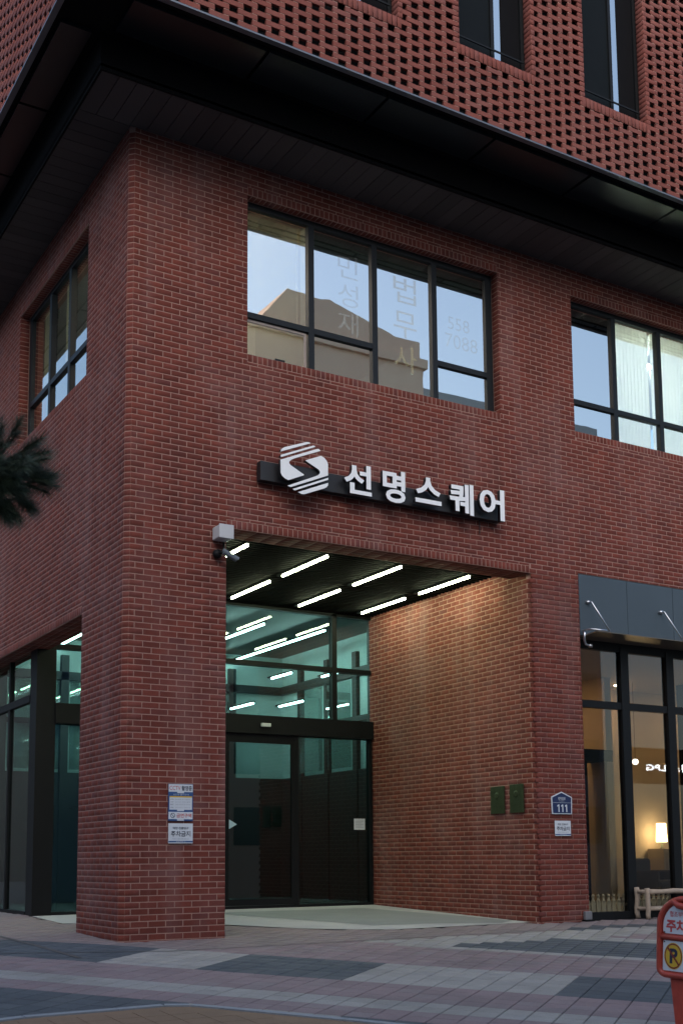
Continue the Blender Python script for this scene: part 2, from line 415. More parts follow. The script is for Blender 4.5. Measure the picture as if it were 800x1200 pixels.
ANG = R(38.5); E1 = np.array([math.cos(ANG), math.sin(ANG)]); E2 = np.array([math.sin(ANG), -math.cos(ANG)])
OCHRE = [(-4.2, -3.2), (-3.2, -3.85), (-2.31, -3.95), (-2.11, -3.9), (-1.45, -3.88), (-1.1, -3.86), (-.93, -3.93), (-.78, -4.12), (-.61, -4.36), (-.22, -4.9), (.4, -5.8), (1.0, -7.2), (1.0, -11), (-4.2, -11)]
CONC = [(.23, 2.6), (1.25, 2.25), (1.97, 1.54), (2.53, .67), (2.94, .33), (3.45, .06), (4.57, .1), (5.69, .16), (5.69, 4.1), (.23, 4.1)]
def inside(p, poly):
    r = False; j = len(poly)-1
    for i in range(len(poly)):
        xi, yi = poly[i]; xj, yj = poly[j]
        if (yi > p[1]) != (yj > p[1]) and p[0] < (xj-xi)*(p[1]-yi)/(yj-yi)+xi: r = not r
        j = i
    return r
def paver_kind(a, b, x, y):
    if all(inside((x+dx, y+dy), OCHRE) for dx in (-.14, .14) for dy in (-.14, .14)): return None
    if inside((x, y), CONC): return None
    if y > -.82:
        if -7 <= a <= -2 and b < 2.2 and x < .25: return 'slate'
        if -7 <= a <= -2 and 2.2 <= b < 7: return 'cream'
        if x > 5.6 and y < -.55: return 'slate'
        return 'beige'
    if y > -1.5: return 'cream' if x > 2.6 else ('pink' if not -7 <= a <= -2 else ('slate' if b < 2.2 else 'cream'))
    if -7 <= a <= -2: return 'slate' if (b < 2.2 or 8 <= b < 15 or 24 <= b < 31) else 'cream'
    if -11 <= a <= -8: return 'pink'
    if a in (-13, -12): return 'cream'
    if a in (-15, -14): return 'pink'
    if -22 <= a <= -16: return 'slate' if b < 12 or 18 <= b < 24 else 'cream'
    if -1 <= a <= 5: return 'pink'
    if a == 6: return 'cream'
    if 7 <= a <= 13: return 'slate' if (16 <= b < 27 or b >= 34) else 'cream'
    if 14 <= a <= 15: return 'cream'
    return 'pink'
kinds = ['pink', 'cream', 'slate', 'beige']
pcs = []
for a in range(-42, 52):
    for b in range(-30, 62):
        c = (a+.5)*.2*E1 + (b+.5)*.2*E2
        if not (-6.5 < c[0] < 13 and -8.5 < c[1] < 5.5): continue
        if c[1] > -.02 and c[0] > 5.7: continue
        if c[1] > 4.1 and c[0] > .22: continue
        if -.05 < c[0] < 1.27 and -.05 < c[1] < 1.45 and not (c[0] < .1 or c[1] < .1 or c[0] > 1.12 or c[1] > 1.3): continue
        k = paver_kind(a, b, c[0], c[1])
        if k: pcs.append((a, b, c[0], c[1], k))
PC = np.array([(p[2], p[3]) for p in pcs]); PK = np.array([kinds.index(p[4]) for p in pcs])
PZ = np.array([gz(x, y) for x, y in PC])
pu, pvv, pk = proj(np.column_stack([PC, PZ]))
par = np.where((pu > 4) & (pu < 796) & (pvv < 1196) & (pvv > 900), 1/pk**3, 0)
hidden = (PC[:, 1] > .3) & (PC[:, 0] > .1)
par[hidden] = 0
order = np.argsort(-par)[:300]; isp = np.zeros(len(pcs), bool); isp[order[par[order] > 0]] = True
corner = [(-1, -1), (1, -1), (1, 1), (-1, 1)]
def paver_pts(x, y, g, hz=0):
    hs = .1-.0042
    out = []
    for ins, dz in ((.004, 0), (0, -.004), (0, -.03)):
        for sa, sb in corner:
            q = (sa*(hs-ins))*E1 + (sb*(hs-ins))*(-E2)
            zz = (.05*q[1] if y < 0 else .03*q[1])
            out.append((q[0]+(x if g else 0), q[1]+(y if g else 0), zz+dz+hz))
    return out
pf = [(0, 1, 2, 3)] + [(4+j, 4+(j+1) % 4, (j+1) % 4, j) for j in range(4)] + [(8+j, 8+(j+1) % 4, 4+(j+1) % 4, 4+j) for j in range(4)]
pmesh = {}
for i in np.where(isp)[0]:
    k = (pcs[i][4], pcs[i][3] < 0)
    if k not in pmesh:
        m = MB(); m.v = paver_pts(0, -1 if k[1] else 1, False); m.f = pf; m.mi = [0]*9; pmesh[k] = m.mesh('paver', M[k[0]])
    o = link('paver', pmesh[k], pavement); o.location = (PC[i, 0], PC[i, 1], PZ[i]+rng.random()*.002)
rest = np.where(~isp)[0]
P = np.array([paver_pts(PC[i, 0], PC[i, 1], True, PZ[i]+rng.random()*.002) for i in rest]).reshape(-1, 3)
F = (np.array(pf)[None] + (np.arange(len(rest))*12)[:, None, None]).reshape(-1, 4)
setp(link('paver_field', fast_mesh('paver_field', P, F, [M[k] for k in kinds], np.repeat(rng.random(len(rest)), 9), np.repeat(PK[rest], 9)), pavement), kind='stuff')

# ochre bed with its pale edging, porch floor, dark seams
oc = MB()
for gx in range(-21, 6):
    for gy in range(-55, -15):
        cx, cy = gx*.2+.1, gy*.2+.1
        cs = [(cx-.097, cy-.097), (cx+.097, cy-.097), (cx+.097, cy+.097), (cx-.097, cy+.097)]
        if all(inside(c, OCHRE) for c in cs): oc.prism(cs, 'z', 0, 1)
for i, v in enumerate(oc.v): oc.v[i] = (v[0], v[1], gz(v[0], v[1]) + (v[2]-1)*.03 + .012)
setp(oc.build('ochre_paving', M['ochre'], pavement), kind='stuff')
ob = MB(); ob.poly([(x, y, gz(x, y)+.007) for x, y in OCHRE]); ob.build('ochre_bed', M['ochre'], pavement)
ed = MB()
edge = OCHRE[:12]
for (x0, y0), (x1, y1) in zip(edge, edge[1:]):
    d = np.array([x1-x0, y1-y0]); L_ = np.hypot(*d); d /= L_; nn = np.array([-d[1], d[0]])
    ns = max(1, round(L_/.5))
    for k in range(ns):
        s, t = L_*k/ns + .002, L_*(k+1)/ns - .002
        q = [np.array([x0, y0])+d*s-nn*.0, np.array([x0, y0])+d*t-nn*.0, np.array([x0, y0])+d*t+nn*.07, np.array([x0, y0])+d*s+nn*.07]
        b = len(ed.v)
        ed.v += [(p[0], p[1], gz(*p)-.03) for p in q] + [(p[0], p[1], gz(*p)+.018) for p in q]
        for f in ((4, 5, 6, 7), (0, 1, 5, 4), (1, 2, 6, 5), (2, 3, 7, 6), (3, 0, 4, 7)): ed.f.append(tuple(b+i for i in f)); ed.mi.append(0)
ed.build('edging_strip', M['kerb'], pavement)
pf_ = MB(); pf_.poly([(x, y, gz(x, y)+.004) for x, y in CONC]); pf_.build('porch_floor', M['concrete'], pavement)
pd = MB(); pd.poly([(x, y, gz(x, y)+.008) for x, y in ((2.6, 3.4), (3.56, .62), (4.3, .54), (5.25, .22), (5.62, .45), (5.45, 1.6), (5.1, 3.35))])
pd.build('porch_floor_dark_area', M['concrete_dark'], pavement)  # darker area of the porch floor
sm = MB()
def seam(pts, w):
    for (x0, y0), (x1, y1) in zip(pts, pts[1:]):
        d = np.array([x1-x0, y1-y0]); d /= np.hypot(*d); n = np.array([-d[1], d[0]])*w
        sm.poly([(p[0], p[1], gz(*p)+.006) for p in (np.array([x0, y0])-n, np.array([x1, y1])-n, np.array([x1, y1])+n, np.array([x0, y0])+n)])
seam([(-2.6, -.2), (-1.34, -.40), (.21, -.87), (2.21, -.84), (4.62, -.77), (8.5, -.72)], .012)
seam([(-.93, 1.6), (-.85, .1)], .03); seam([(-.85, .1), (-.77, -1.02)], .03)
sm.build('expansion_joint', M['joint'], pavement)

# ------------------------------------------------------------------ the brick building
P1, P2, P3 = 1.217, 5.698, 6.565
ZO, ZL, ZB, ZT = 4.635, 3.760, 6.782, 8.786
ZLB, ZLT = 6.728, 8.690
WA, WB, WC = 1.484, 5.273, 6.597
YL, YA, YB = 1.393, 1.408, 4.355
ZS, CHF = 9.172, .055
ZCAN = 4.733
XE, YE = 12.0, 11.0
bld = thing('brick_building', 'red brick corner building with recessed porch and overhanging openwork upper storey', 'building')
BR = Bricks()
FO, FU, FN = (0, 0, 0), (1, 0, 0), (0, -1, 0)
LO, LU, LN = (0, 0, 0), (0, -1, 0), (-1, 0, 0)       # u = -y on the left face
RK = .098
front_holes = [(P1, P2, -1, ZO), (WA, WB, ZB, ZT), (WC, 11.0, ZB, ZT), (P3, 11.6, -1, ZCAN)]
front_cut = [(P1, P2, -1, ZO+RK), (WA, WB, ZB-RK, ZT+RK), (WC, 11.0, ZB-RK, ZT+RK), (P3, 11.6, -1, ZCAN)]
lay(BR, FO, FU, FN, CHF, XE, -.02, ZS, front_cut, phase=.02)
for (a, b, c) in ((P1, P2, ZO), (WA, WB, ZT), (WC, 11.0, ZT)): rowlock(BR, FO, FU, FN, a, b, c, c+RK)
for (a, b, c) in ((WA, WB, ZB), (WC, 11.0, ZB)): rowlock(BR, FO, FU, FN, a, b, c-RK, c)
left_holes = [(-YE+.5, -YL, -1, ZL), (-YB, -YA, ZLB, ZLT)]
left_cut = [(-YE+.5, -YL, -1, ZL+RK), (-YB, -YA, ZLB-RK, ZLT+RK)]
lay(BR, LO, LU, LN, -YE, -CHF, -.02, ZS, left_cut, phase=.06)
rowlock(BR, LO, LU, LN, -YE+.5, -YL, ZL, ZL+RK); rowlock(BR, LO, LU, LN, -YB, -YA, ZLT, ZLT+RK); rowlock(BR, LO, LU, LN, -YB, -YA, ZLB-RK, ZLB)
# porch wall (faces -x), pillar inner faces, reveals and undersides
lay(BR, (P2, 0, 0), (0, -1, 0), (-1, 0, 0), -4.02, -CHF, -.02, ZO+.12, [], phase=.03)
lay(BR, (P1, 0, 0), (0, 1, 0), (1, 0, 0), 0, YL, -.02, 4.75)
lay(BR, (0, YL, 0), (-1, 0, 0), (0, 1, 0), -P1, 0, -.02, 4.75)
def underside(x0, x1, y0, y1, z, along='x'):
    if along == 'x':
        n = round((y1-y0)/.1)
        for i in range(n): rowlock(BR, (0, 0, z), (1, 0, 0), (0, 0, -1), x0, x1, -(y0+(i+1)*(y1-y0)/n), -(y0+i*(y1-y0)/n), V=(0, -1, 0), p=.2)
    else:
        n = round((x1-x0)/.1)
        for i in range(n): rowlock(BR, (0, 0, z), (0, 1, 0), (0, 0, -1), y0, y1, x0+i*(x1-x0)/n, x0+(i+1)*(x1-x0)/n, V=(1, 0, 0), p=.2)
underside(P1, P2, .02, .40, ZO); underside(.02, .40, YL, YE-.5, ZL, 'y')
for a, b, c in ((WA, WB, ZT), (WC, 11.0, ZT)): rowlock(BR, (0, 0, c), (1, 0, 0), (0, 0, -1), a, b, -.13, -.015, V=(0, -1, 0))
rowlock(BR, (0, 0, ZLT), (0, 1, 0), (0, 0, -1), YA, YB, .015, .13, V=(1, 0, 0))
lay(BR, (WB, 0, 0), (0, -1, 0), (-1, 0, 0), -.13, -.012, ZB, ZT, bl=.5)
lay(BR, (WA, 0, 0), (0, 1, 0), (1, 0, 0), .012, .13, ZB, ZT, bl=.5)
lay(BR, (WC, 0, 0), (0, 1, 0), (1, 0, 0), .012, .13, ZB, ZT, bl=.5)
lay(BR, (0, YB, 0), (1, 0, 0), (0, -1, 0), .012, .13, ZLB, ZLT, bl=.5)
lay(BR, (0, YA, 0), (-1, 0, 0), (0, 1, 0), -.13, -.012, ZLB, ZLT, bl=.5)
lay(BR, (P3, 0, 0), (0, 1, 0), (1, 0, 0), .012, .2, -.02, ZCAN, bl=.5)
# eased corner bricks of the two outer corners
def corner_bricks(x, y, z1, dirx):
    k = 0; q = math.sqrt(.5)
    while CO+(k+1)*CH < z1:
        # chamfer face normal (-q,-q); U along the chamfer
        BR.add((x, y+CHF, 0), (q, -q, 0), (0, 0, 1), (-q, -q, 0), .003, CHF/q-.003, max(-.02, CO+k*CH+.005), CO+(k+1)*CH-.005); k += 1
corner_bricks(0, 0, ZS, 1); corner_bricks(P2, 0, ZO, 1)
BR.make('brick', M['brick'], bld)
# mortar cores
D = .0015
core = MB()
wall_cells(core, (CHF, XE, -.9, 9.4), [(P1-D, P3, -1, ZO+D)] + [(h[0]-D, h[1]+D, h[2], h[3]+D) if h[2] < 0 else (h[0]-D, h[1]+D, h[2]-D, h[3]+D) for h in front_holes],
           lambda a, b, c, d: core.box((a, D, c), (b, .40, d)))
wall_cells(core, (CHF, YE, -.9, 9.4), [(-h[1]-D, -h[0]+D, h[2] if h[2] < 0 else h[2]-D, h[3]+D) for h in left_holes],
           lambda a, b, c, d: core.box((D, max(a, .402) if a < .4 else a, c), (.40, b, d)) if b > .402 else None)
core.prism([(D, CHF), (CHF, D), (CHF+.001, .402), (D, .402)], 'z', -.9, 9.39)
core.box((.402, .402, -.9), (P1-D, YL-D, 4.9)); core.box((D+.004, .41, -.9), (.398, YL-D-.004, 9.38))
core.prism([(P2+D, CHF+.004), (P2+CHF+.004, D+.003), (P3-D-.004, D+.003), (P3-D-.004, .39), (P2+.3, .41), (P2+.3, 4.02), (P2+D, 4.02)], 'z', -.9, 4.95)
core.build('wall', M['mortar'], bld)

# --- windows of the first upper floor
def window(name, x0, x1, z0, z1, mull, trans, face, glasses, fd=.14, fw=.07):
    """frame in a plane y=fd ('front') or x=fd ('left'); mull: positions; trans: per-bay transom height or None"""
    def bb(m, a0, a1, c0, c1, d0, d1):
        if face == 'front': m.box((a0, d0, c0), (a1, d1, c1))
        else: m.box((d0, a0, c0), (d1, a1, c1))
    fr = MB()
    bb(fr, x0, x1, z0, z0+fw*.55, fd, fd+.09); bb(fr, x0, x1, z1-fw, z1, fd, fd+.09)
    bb(fr, x0, x0+fw*.6, z0+fw*.55, z1-fw, fd, fd+.09); bb(fr, x1-fw*1.5, x1, z0+fw*.55, z1-fw, fd, fd+.09)
    w = fr.build('window', M['frame'], bld)
    for mx in mull:
        m = MB(); bb(m, mx-.04, mx+.04, z0+fw*.55, z1-fw, fd-.01, fd+.08); m.build('mullion', M['frame'], w)
    edges = [x0+fw*.6] + list(mull) + [x1-fw*1.5]
    for i, (a, b) in enumerate(zip(edges, edges[1:])):
        a2, b2 = a+(.04 if i else 0), b-(.04 if i < len(edges)-2 else 0)
        if b2-a2 < .05: continue
        t = trans[i]
        segs = [(z0+fw*.55, z1-fw)] if t is None else [(z0+fw*.55, t-.035), (t+.035, z1-fw)]
        if t is not None:
            m = MB(); bb(m, a2, b2, t-.035, t+.035, fd-.006, fd+.075); m.build('transom', M['frame'], w)
        for s in segs:
            m = MB(); bb(m, a2-.005, b2+.005, s[0]-.005, s[1]+.005, fd+.030, fd+.036)
            m.build('pane', M[glasses[i]], w)
    return w
T = 7.345
w1 = window('window', WA, WB, ZB, ZT, [2.43, 3.365, 4.305], [T, T, None, T], 'front', ['glass_up']*4)
w2 = window('window', WC, 11.0, ZB, ZT, [7.53, 8.46, 9.39, 10.32], [7.29]*5, 'front', ['glass_up', 'glass_curtain', 'glass_curtain', 'glass_curtain', 'glass_up'])
w3 = window('window', YA, YB, ZLB, ZLT, [2.50, 3.34], [7.335]*3, 'left', ['glass_curtain']*3)
# sashes and handle of the small vent light, blind, curtains, film lettering
v = MB()
for a, b, c, d in ((1.53, 2.37, 6.83, 6.86), (1.53, 2.37, 7.27, 7.30), (1.53, 1.56, 6.86, 7.27), (2.34, 2.37, 6.86, 7.27)): v.box((a, .16, c), (b, .20, d))
v.build('vent_sash', simple('pale sash', (.30, .25, .22), .5), w1)
bx('handle', (1.93, .14, 6.845), (2.06, .158, 6.875), M['frame'], w1)
bx('blind', (1.53, .27, 7.36), (2.29, .275, 8.50), M['curtain'], w1)
bx('partition', (2.43, .25, 6.62), (2.47, 1.7, 8.99), M['office'], bld); bx('partition', (.42, 1.66, 6.62), (2.43, 1.7, 8.99), M['blind'], bld); bx('partition', (7.50, .25, 6.62), (7.55, 3.2, 8.99), M['office'], bld)  # partitions added to confine the office light to its own bays
bx('blind_edge', (2.305, .24, 7.30), (2.335, .26, 8.70), simple('warm sash edge', (.62, .50, .30), .6), w1)
def vtext(chars, mat, x, zs, w, h, par):
    for ch, z in zip(chars, zs): put_text(ch, mat, par, (x, .168, z), (1, 0, 0), (0, 0, 1), w, h, bold=.0, name='film_lettering')
vtext('민성재', M['film_white'], 2.84, (8.18, 7.80, 7.42), .30, .31, w1)
vtext('법무사', M['film_yellow'], 3.68, (8.06, 7.58, 7.12), .36, .36, w1)
put_text('558', M['film_white'], w1, (4.55, .168, 7.88), (1, 0, 0), (0, 0, 1), .36, .18, name='film_lettering')
put_text('7088', M['film_white'], w1, (4.50, .168, 7.62), (1, 0, 0), (0, 0, 1), .54, .20, name='film_lettering')
cu = MB(); n = 150
for x0, x1, z0 in ((7.60, 8.42, 6.86), (8.50, 10.25, 6.86)):
    for i in range(n):
        xa, xb = x0+(x1-x0)*i/n, x0+(x1-x0)*(i+1)/n
        ya, yb = .34+.022*math.sin(xa*88), .34+.022*math.sin(xb*88)
        cu.poly([(xa, ya, z0), (xb, yb, z0), (xb, yb, ZT), (xa, ya, ZT)])
        cu.poly([(xb, yb+.002, z0), (xa, ya+.002, z0), (xa, ya+.002, ZT), (xb, yb+.002, ZT)])
cu.build('curtain', M['curtain'], w2, smooth=False)
lb = MB()
lb.box((.24, 2.65, 7.37), (.26, 2.98, 8.6)); lb.box((.24, 3.55, 7.37), (.26, 3.95, 8.6)); lb.box((.24, 1.55, 7.37), (.26, 1.9, 8.6))
lb.v = [(v_[0], v_[1], v_[2]) for v_ in lb.v]; lb.build('blind', simple('olive blind', (.62, .52, .30), .9, var=.05), w3)
# rooms behind the windows (floor, ceiling, back walls)
rm = MB()
rm.box((.41, .41, 6.45), (XE, YE, 6.6)); rm.box((.41, .41, 9.0), (XE, YE, 9.1)); rm.box((.41, 5.2, 6.6), (XE, 5.3, 9.0)); rm.box((5.85, .41, 6.6), (5.95, 5.2, 9.0))
rm.build('office_room', M['office'], bld)

# --- soffit planks, fascia, black underside
for i in range(64):
    x = -.615+i*.2
    o = bx('soffit_plank', (x+.004, -.764, ZS+rng.random()*.003), (min(x+.196, XE), -.003 if x > -.2 else .0, ZS+.03), M['plank'], bld)
for i in range(55):
    y = .006+i*.2
    bx('soffit_plank', (-.615, y+.004, ZS+rng.random()*.003), (-.003, y+.196, ZS+.03), M['plank'], bld)
sf = MB(); sf.box((-.64, -.79, ZS+.032), (XE, YE, ZS+.06)); sf.box((-.64, -.79, ZS-.012), (XE, -.766, ZS+.42)); sf.box((-.64, -.766, ZS-.012), (-.617, YE, ZS+.42))
sf.build('soffit_fascia', M['matt_black'], bld)
ZU, XU, YU = 9.567, -1.195, -1.62
us = MB(); us.box((XU+.03, YU+.03, ZU+.02), (XE, YE, ZU+.10)); us.build('underside_deck', M['matt_black'], bld)
for i in range(8):
    x = -.55+i*1.55
    bx('underside_panel', (x+.02, YU+.16, ZU-.03), (x+1.53, -.93, ZU+.018), M['soffit_panel'], bld)
for i in range(8):
    y = -.80+i*1.55
    bx('underside_panel', (XU+.12, y+.02, ZU-.03), (-.74, y+1.53, ZU+.018), M['soffit_panel'], bld)
fl = MB(); fl.box((XU-.006, YU-.006, ZU-.012), (XE, YU+.06, ZU+.008)); fl.box((XU-.006, YU+.06, ZU-.012), (XU+.06, YE, ZU+.008))
fl.build('flashing', M['flash'], bld)

# --- openwork upper storey
UB = Bricks(); UJ = Bricks()
ZSILL = 10.468
uw = [(1.437, 2.60, ZSILL, 14.2), (3.474, 4.588, ZSILL, 14.2), (5.459, 6.558, ZSILL, 14.2), (7.448, 8.547, ZSILL, 14.2), (9.433, 10.542, ZSILL, 14.2)]
CU, PU = .06819, .33250
ZTOP = 14.2
def openwork(O, U, N, u0, u1, x_ref, holes, mirror=1):
    j = 0
    while True:
        zc = 9.610+CU*j
        if zc > ZTOP: break
        hx = x_ref + (PU/2 if j % 2 else 0)
        m = math.floor((u0-hx)/PU)
        while hx+m*PU < u1:
            a, b = max(u0, hx+m*PU+.052), min(u1, hx+(m+1)*PU-.052); m += 1
            segs = [(a, b)]
            for h in holes:
                if h[2]-RK < zc+.02 and zc < h[3]:
                    new = []
                    for s, t in segs:
                        if t <= h[0] or s >= h[1]: new.append((s, t)); continue
                        if s < h[0]: new.append((s, h[0]))
                        if t > h[1]: new.append((h[1], t))
                    segs = new
            for s, t in segs:
                if t-s > .03: UB.add(O, U, (0, 0, 1), N, s, t, zc-.0292, zc+.0292, .034)
            for s, t in segs:
                for p in (s, t-.0608):
                    if t-s > .2: UJ.add(O, U, (0, 0, 1), N, p, p+.0608, zc+.0285, zc+CU-.0285, .03)
        j += 1
openwork((0, YU, 0), (1, 0, 0), (0, -1, 0), XU+.02, XE, 5.830, uw)
openwork((XU, 0, 0), (0, -1, 0), (-1, 0, 0), -YE, -YU, .11, [])
for h in uw:
    rowlock(UB, (0, YU, 0), (1, 0, 0), (0, -1, 0), h[0]-.05, h[1]+.05, h[2]-.136, h[2])
    j = 0
    while ZSILL+CU*(j+1) < ZTOP:
        z = ZSILL+CU*j; j += 1
        UB.add((h[1], YU, 0), (0, -1, 0), (0, 0, 1), (-1, 0, 0), -.135, -.003, z+.004, z+.063)
        UB.add((h[0], YU, 0), (0, 1, 0), (0, 0, 1), (1, 0, 0), .003, .135, z+.004, z+.063)
        UB.add((0, YU, 0), (1, 0, 0), (0, 0, 1), (0, -1, 0), h[1]+.002, h[1]+.06, z+.004, z+.063)
UB.make('openwork_brick', M['openwork'], bld)
for q, row in enumerate(UJ.rows): UJ.rows[q] = (tuple(row[0][k]-row[3][k]*.004 for k in range(3)),)+row[1:]
UJ.make('openwork_mortar', M['mortar'], bld, nmax=0)
uc = MB()
wall_cells(uc, (XU+.1, XE, ZU+.1, ZTOP), uw, lambda a, b, c, d: uc.box((a, YU+.20, c), (b, YU+.3, d)))
uc.box((XU+.2, YU+.31, ZU+.1), (XU+.3, YE, ZTOP)); uc.box((XU+.1, YU+.3, ZTOP), (XE, YE, ZTOP+.1)); uc.box((XU+.3, YU+1.0, ZU+.1), (XE, YU+1.1, ZTOP))
uc.build('backing_wall', M['matt_black'], bld)
for i, h in enumerate(uw):
    f = MB(); y0 = YU+.14
    f.box((h[0], y0, h[2]), (h[0]+.05, y0+.08, h[3])); f.box((h[1]-.05, y0, h[2]), (h[1], y0+.08, h[3])); f.box((h[0]+.05, y0, h[2]), (h[1]-.05, y0+.08, h[2]+.05))
    xm = h[0]+.60
    f.box((xm, y0+.01, h[2]+.05), (xm+.05, y0+.07, h[3]))
    wo = f.build('window', M['black'], bld)
    bx('pane', (xm+.055, y0+.03, h[2]+.055), (xm+.16, y0+.036, h[3]), M['glass_up'], wo)
    bx('screen', (h[0]+.055, y0+.028, h[2]+.055), (xm-.004, y0+.04, h[3]), simple('dark screen', (.005, .007, .008), .6, spec=.08), wo)
    bx('screen', (xm+.165, y0+.028, h[2]+.055), (h[1]-.052, y0+.04, h[3]), M['matt_black'], wo)
    bx('rail', (h[0]+.05, y0-.05, h[2]+.18), (h[1]-.05, y0-.035, h[2]+.20), M['black'], wo)

# --- porch ceiling: black slats under a black deck
ck = MB(); ck.box((.41, .405, 4.86), (P2, 4.3, 4.9)); ck.box((.41, 4.3, 4.86), (.5, YE, 4.9)); ck.build('porch_ceiling', M['matt_black'], bld)
for i in range(39):
    y = .43+i*.0925
    bx('ceiling_slat', (.41, y, 4.735), (P2-.012, y+.03, 4.855), M['slat'], bld)

# --- glazed entrance wall at the back of the porch (y = 4) and round the corner (x = .25)
ent = MB()
ent.box((.229, 3.92, .08), (.50, 4.22, 4.86))
ent.box((.50, 3.95, 3.79), (P2-.012, 4.06, 3.86)); ent.box((.50, 3.90, 2.74), (P2-.012, 4.12, 3.02)); ent.box((.50, 3.95, .10), (P2-.012, 4.06, .165))
ent.box((P2-.06, 3.952, .165), (P2-.012, 4.058, 2.74)); ent.box((4.96, 3.95, 3.02), (5.045, 4.06, 3.79)); ent.box((4.96, 3.95, 3.86), (5.045, 4.06, 4.75))
ent.box((2.98, 3.95, 3.02), (3.06, 4.06, 3.79)); ent.box((2.98, 3.95, 3.86), (3.06, 4.06, 4.75)); ent.box((1.55, 3.95, .165), (1.63, 4.06, 2.74)); ent.box((1.55, 3.95, 3.02), (1.63, 4.06, 3.79))
ent.box((.50, 3.95, 4.69), (P2-.012, 4.06, 4.73)); ent.box((4.28, 3.95, .165), (4.34, 4.06, 2.74)); ent.box((3.02, 3.95, .165), (3.10, 4.06, 2.74))
storefront = ent.build('entrance_glazing', M['black'], bld)
for a, b, c, d in ((.50, 1.55, 3.02, 3.79), (1.63, 2.98, 3.02, 3.79), (3.06, 4.96, 3.02, 3.79), (5.045, P2-.012, 3.02, 3.79), (.50, 2.98, 3.86, 4.69), (3.06, 4.96, 3.86, 4.69), (5.045, P2-.012, 3.86, 4.69), (.50, 1.55, .165, 2.74)):
    bx('pane', (a, 4.0, c), (b, 4.008, d), M['glass_low'], storefront)
for a, b in ((1.63, 3.02), (4.34, P2-.06)): bx('pane', (a, 4.0, .165), (b, 4.008, 2.74), M['glass_door'], storefront)
df = MB()
df.box((3.10, 3.955, .17), (3.16, 4.0, 2.735)); df.box((4.22, 3.955, .17), (4.28, 4.0, 2.735)); df.box((3.16, 3.955, 2.60), (4.22, 4.0, 2.735)); df.box((3.16, 3.955, .17), (4.22, 4.0, .26))
door = df.build('sliding_door', M['black'], bld)
bx('pane', (3.16, 3.975, .26), (4.22, 3.983, 2.60), M['glass_door'], door)
st = MB(); st.prism([(3.17, 1.30), (3.30, 1.37), (3.17, 1.44)], 'y', 3.968, 3.972); st.build('door_sticker', simple('pale blue sticker', (.45, .62, .72), .5), door)
bx('door_sensor', (3.66, 3.86, 2.845), (3.82, 3.898, 2.90), M['white'], storefront, bevel=.008)
lg = MB()
lg.box((.22, 4.22, 3.05), (.30, YE, 3.15)); lg.box((.22, 4.22, .10), (.30, YE, .17)); lg.box((.22, 4.22, 4.6), (.30, YE, 4.75))
for y in (5.22, 6.9, 8.6, 10.3): lg.box((.225, y, .17), (.295, y+.07, 3.05)); lg.box((.225, y, 3.15), (.295, y+.07, 4.6))
sideg = lg.build('side_glazing', M['black'], bld)
for a, b in zip((4.22, 5.29, 6.97, 8.67), (5.22, 6.9, 8.6, 10.3)):
    bx('pane', (.255, a, .17), (.263, b, 3.05), M['glass_low'], sideg); bx('pane', (.255, a, 3.15), (.263, b, 4.6), M['glass_low'], sideg)
# lobby behind the glass
lo = MB(); lo.box((.31, 4.3, .0), (8, 8.6, .118)); lo.build('lobby_floor', M['lobby_floor'], bld)
lo = MB(); lo.box((6.5, 4.03, 2.40), (6.6, 8.6, 4.86)); lo.box((.31, 8.5, 2.40), (6.5, 8.6, 4.86)); lo.build('lobby_wall', M['lobby_wall'], bld)
lo = MB(); lo.box((6.44, 4.1, .118), (6.6, 8.6, 2.40)); lo.box((.31, 8.44, .118), (6.44, 8.6, 2.40)); lo.box((P2, 4.025, .118), (6.44, 4.09, 4.86))
for y in (4.6, 5.6, 6.6, 7.6): lo.box((6.42, y, .118), (6.498, y+.14, 4.5))
for x in (.9, 2.0, 3.1, 4.2, 5.3): lo.box((x, 8.40, .118), (x+.14, 8.498, 4.5))
lo.box((6.41, 4.1, 3.25), (6.499, 8.6, 3.34)); lo.box((.31, 8.41, 3.25), (6.41, 8.499, 3.34)); lo.box((6.40, 4.1, 4.05), (6.499, 8.6, 4.2)); lo.box((.31, 8.40, 4.05), (6.40, 8.499, 4.2))
lo.build('lobby_partition', M['lobby_dark'], bld)
for y in (4.1, 5.74, 6.74): bx('lobby_pane', (6.385, y, 2.45), (6.391, y+ (.49 if y < 5 else .85), 4.0), M['glass_lobby'], bld)
for x in (1.06, 2.16, 3.26, 4.36): bx('lobby_pane', (x, 8.385, 2.45), (x+.92, 8.391, 4.0), M['glass_lobby'], bld)
bx('lobby_ceiling', (.41, 4.31, 4.80), (6.6, 8.6, 4.85), M['lobby_dark'], bld)
rc = MB(); rc.box((2.6, 4.9, .118), (2.7, 8.3, 2.35)); rc.build('lobby_screen', M['lobby_dark'], bld)

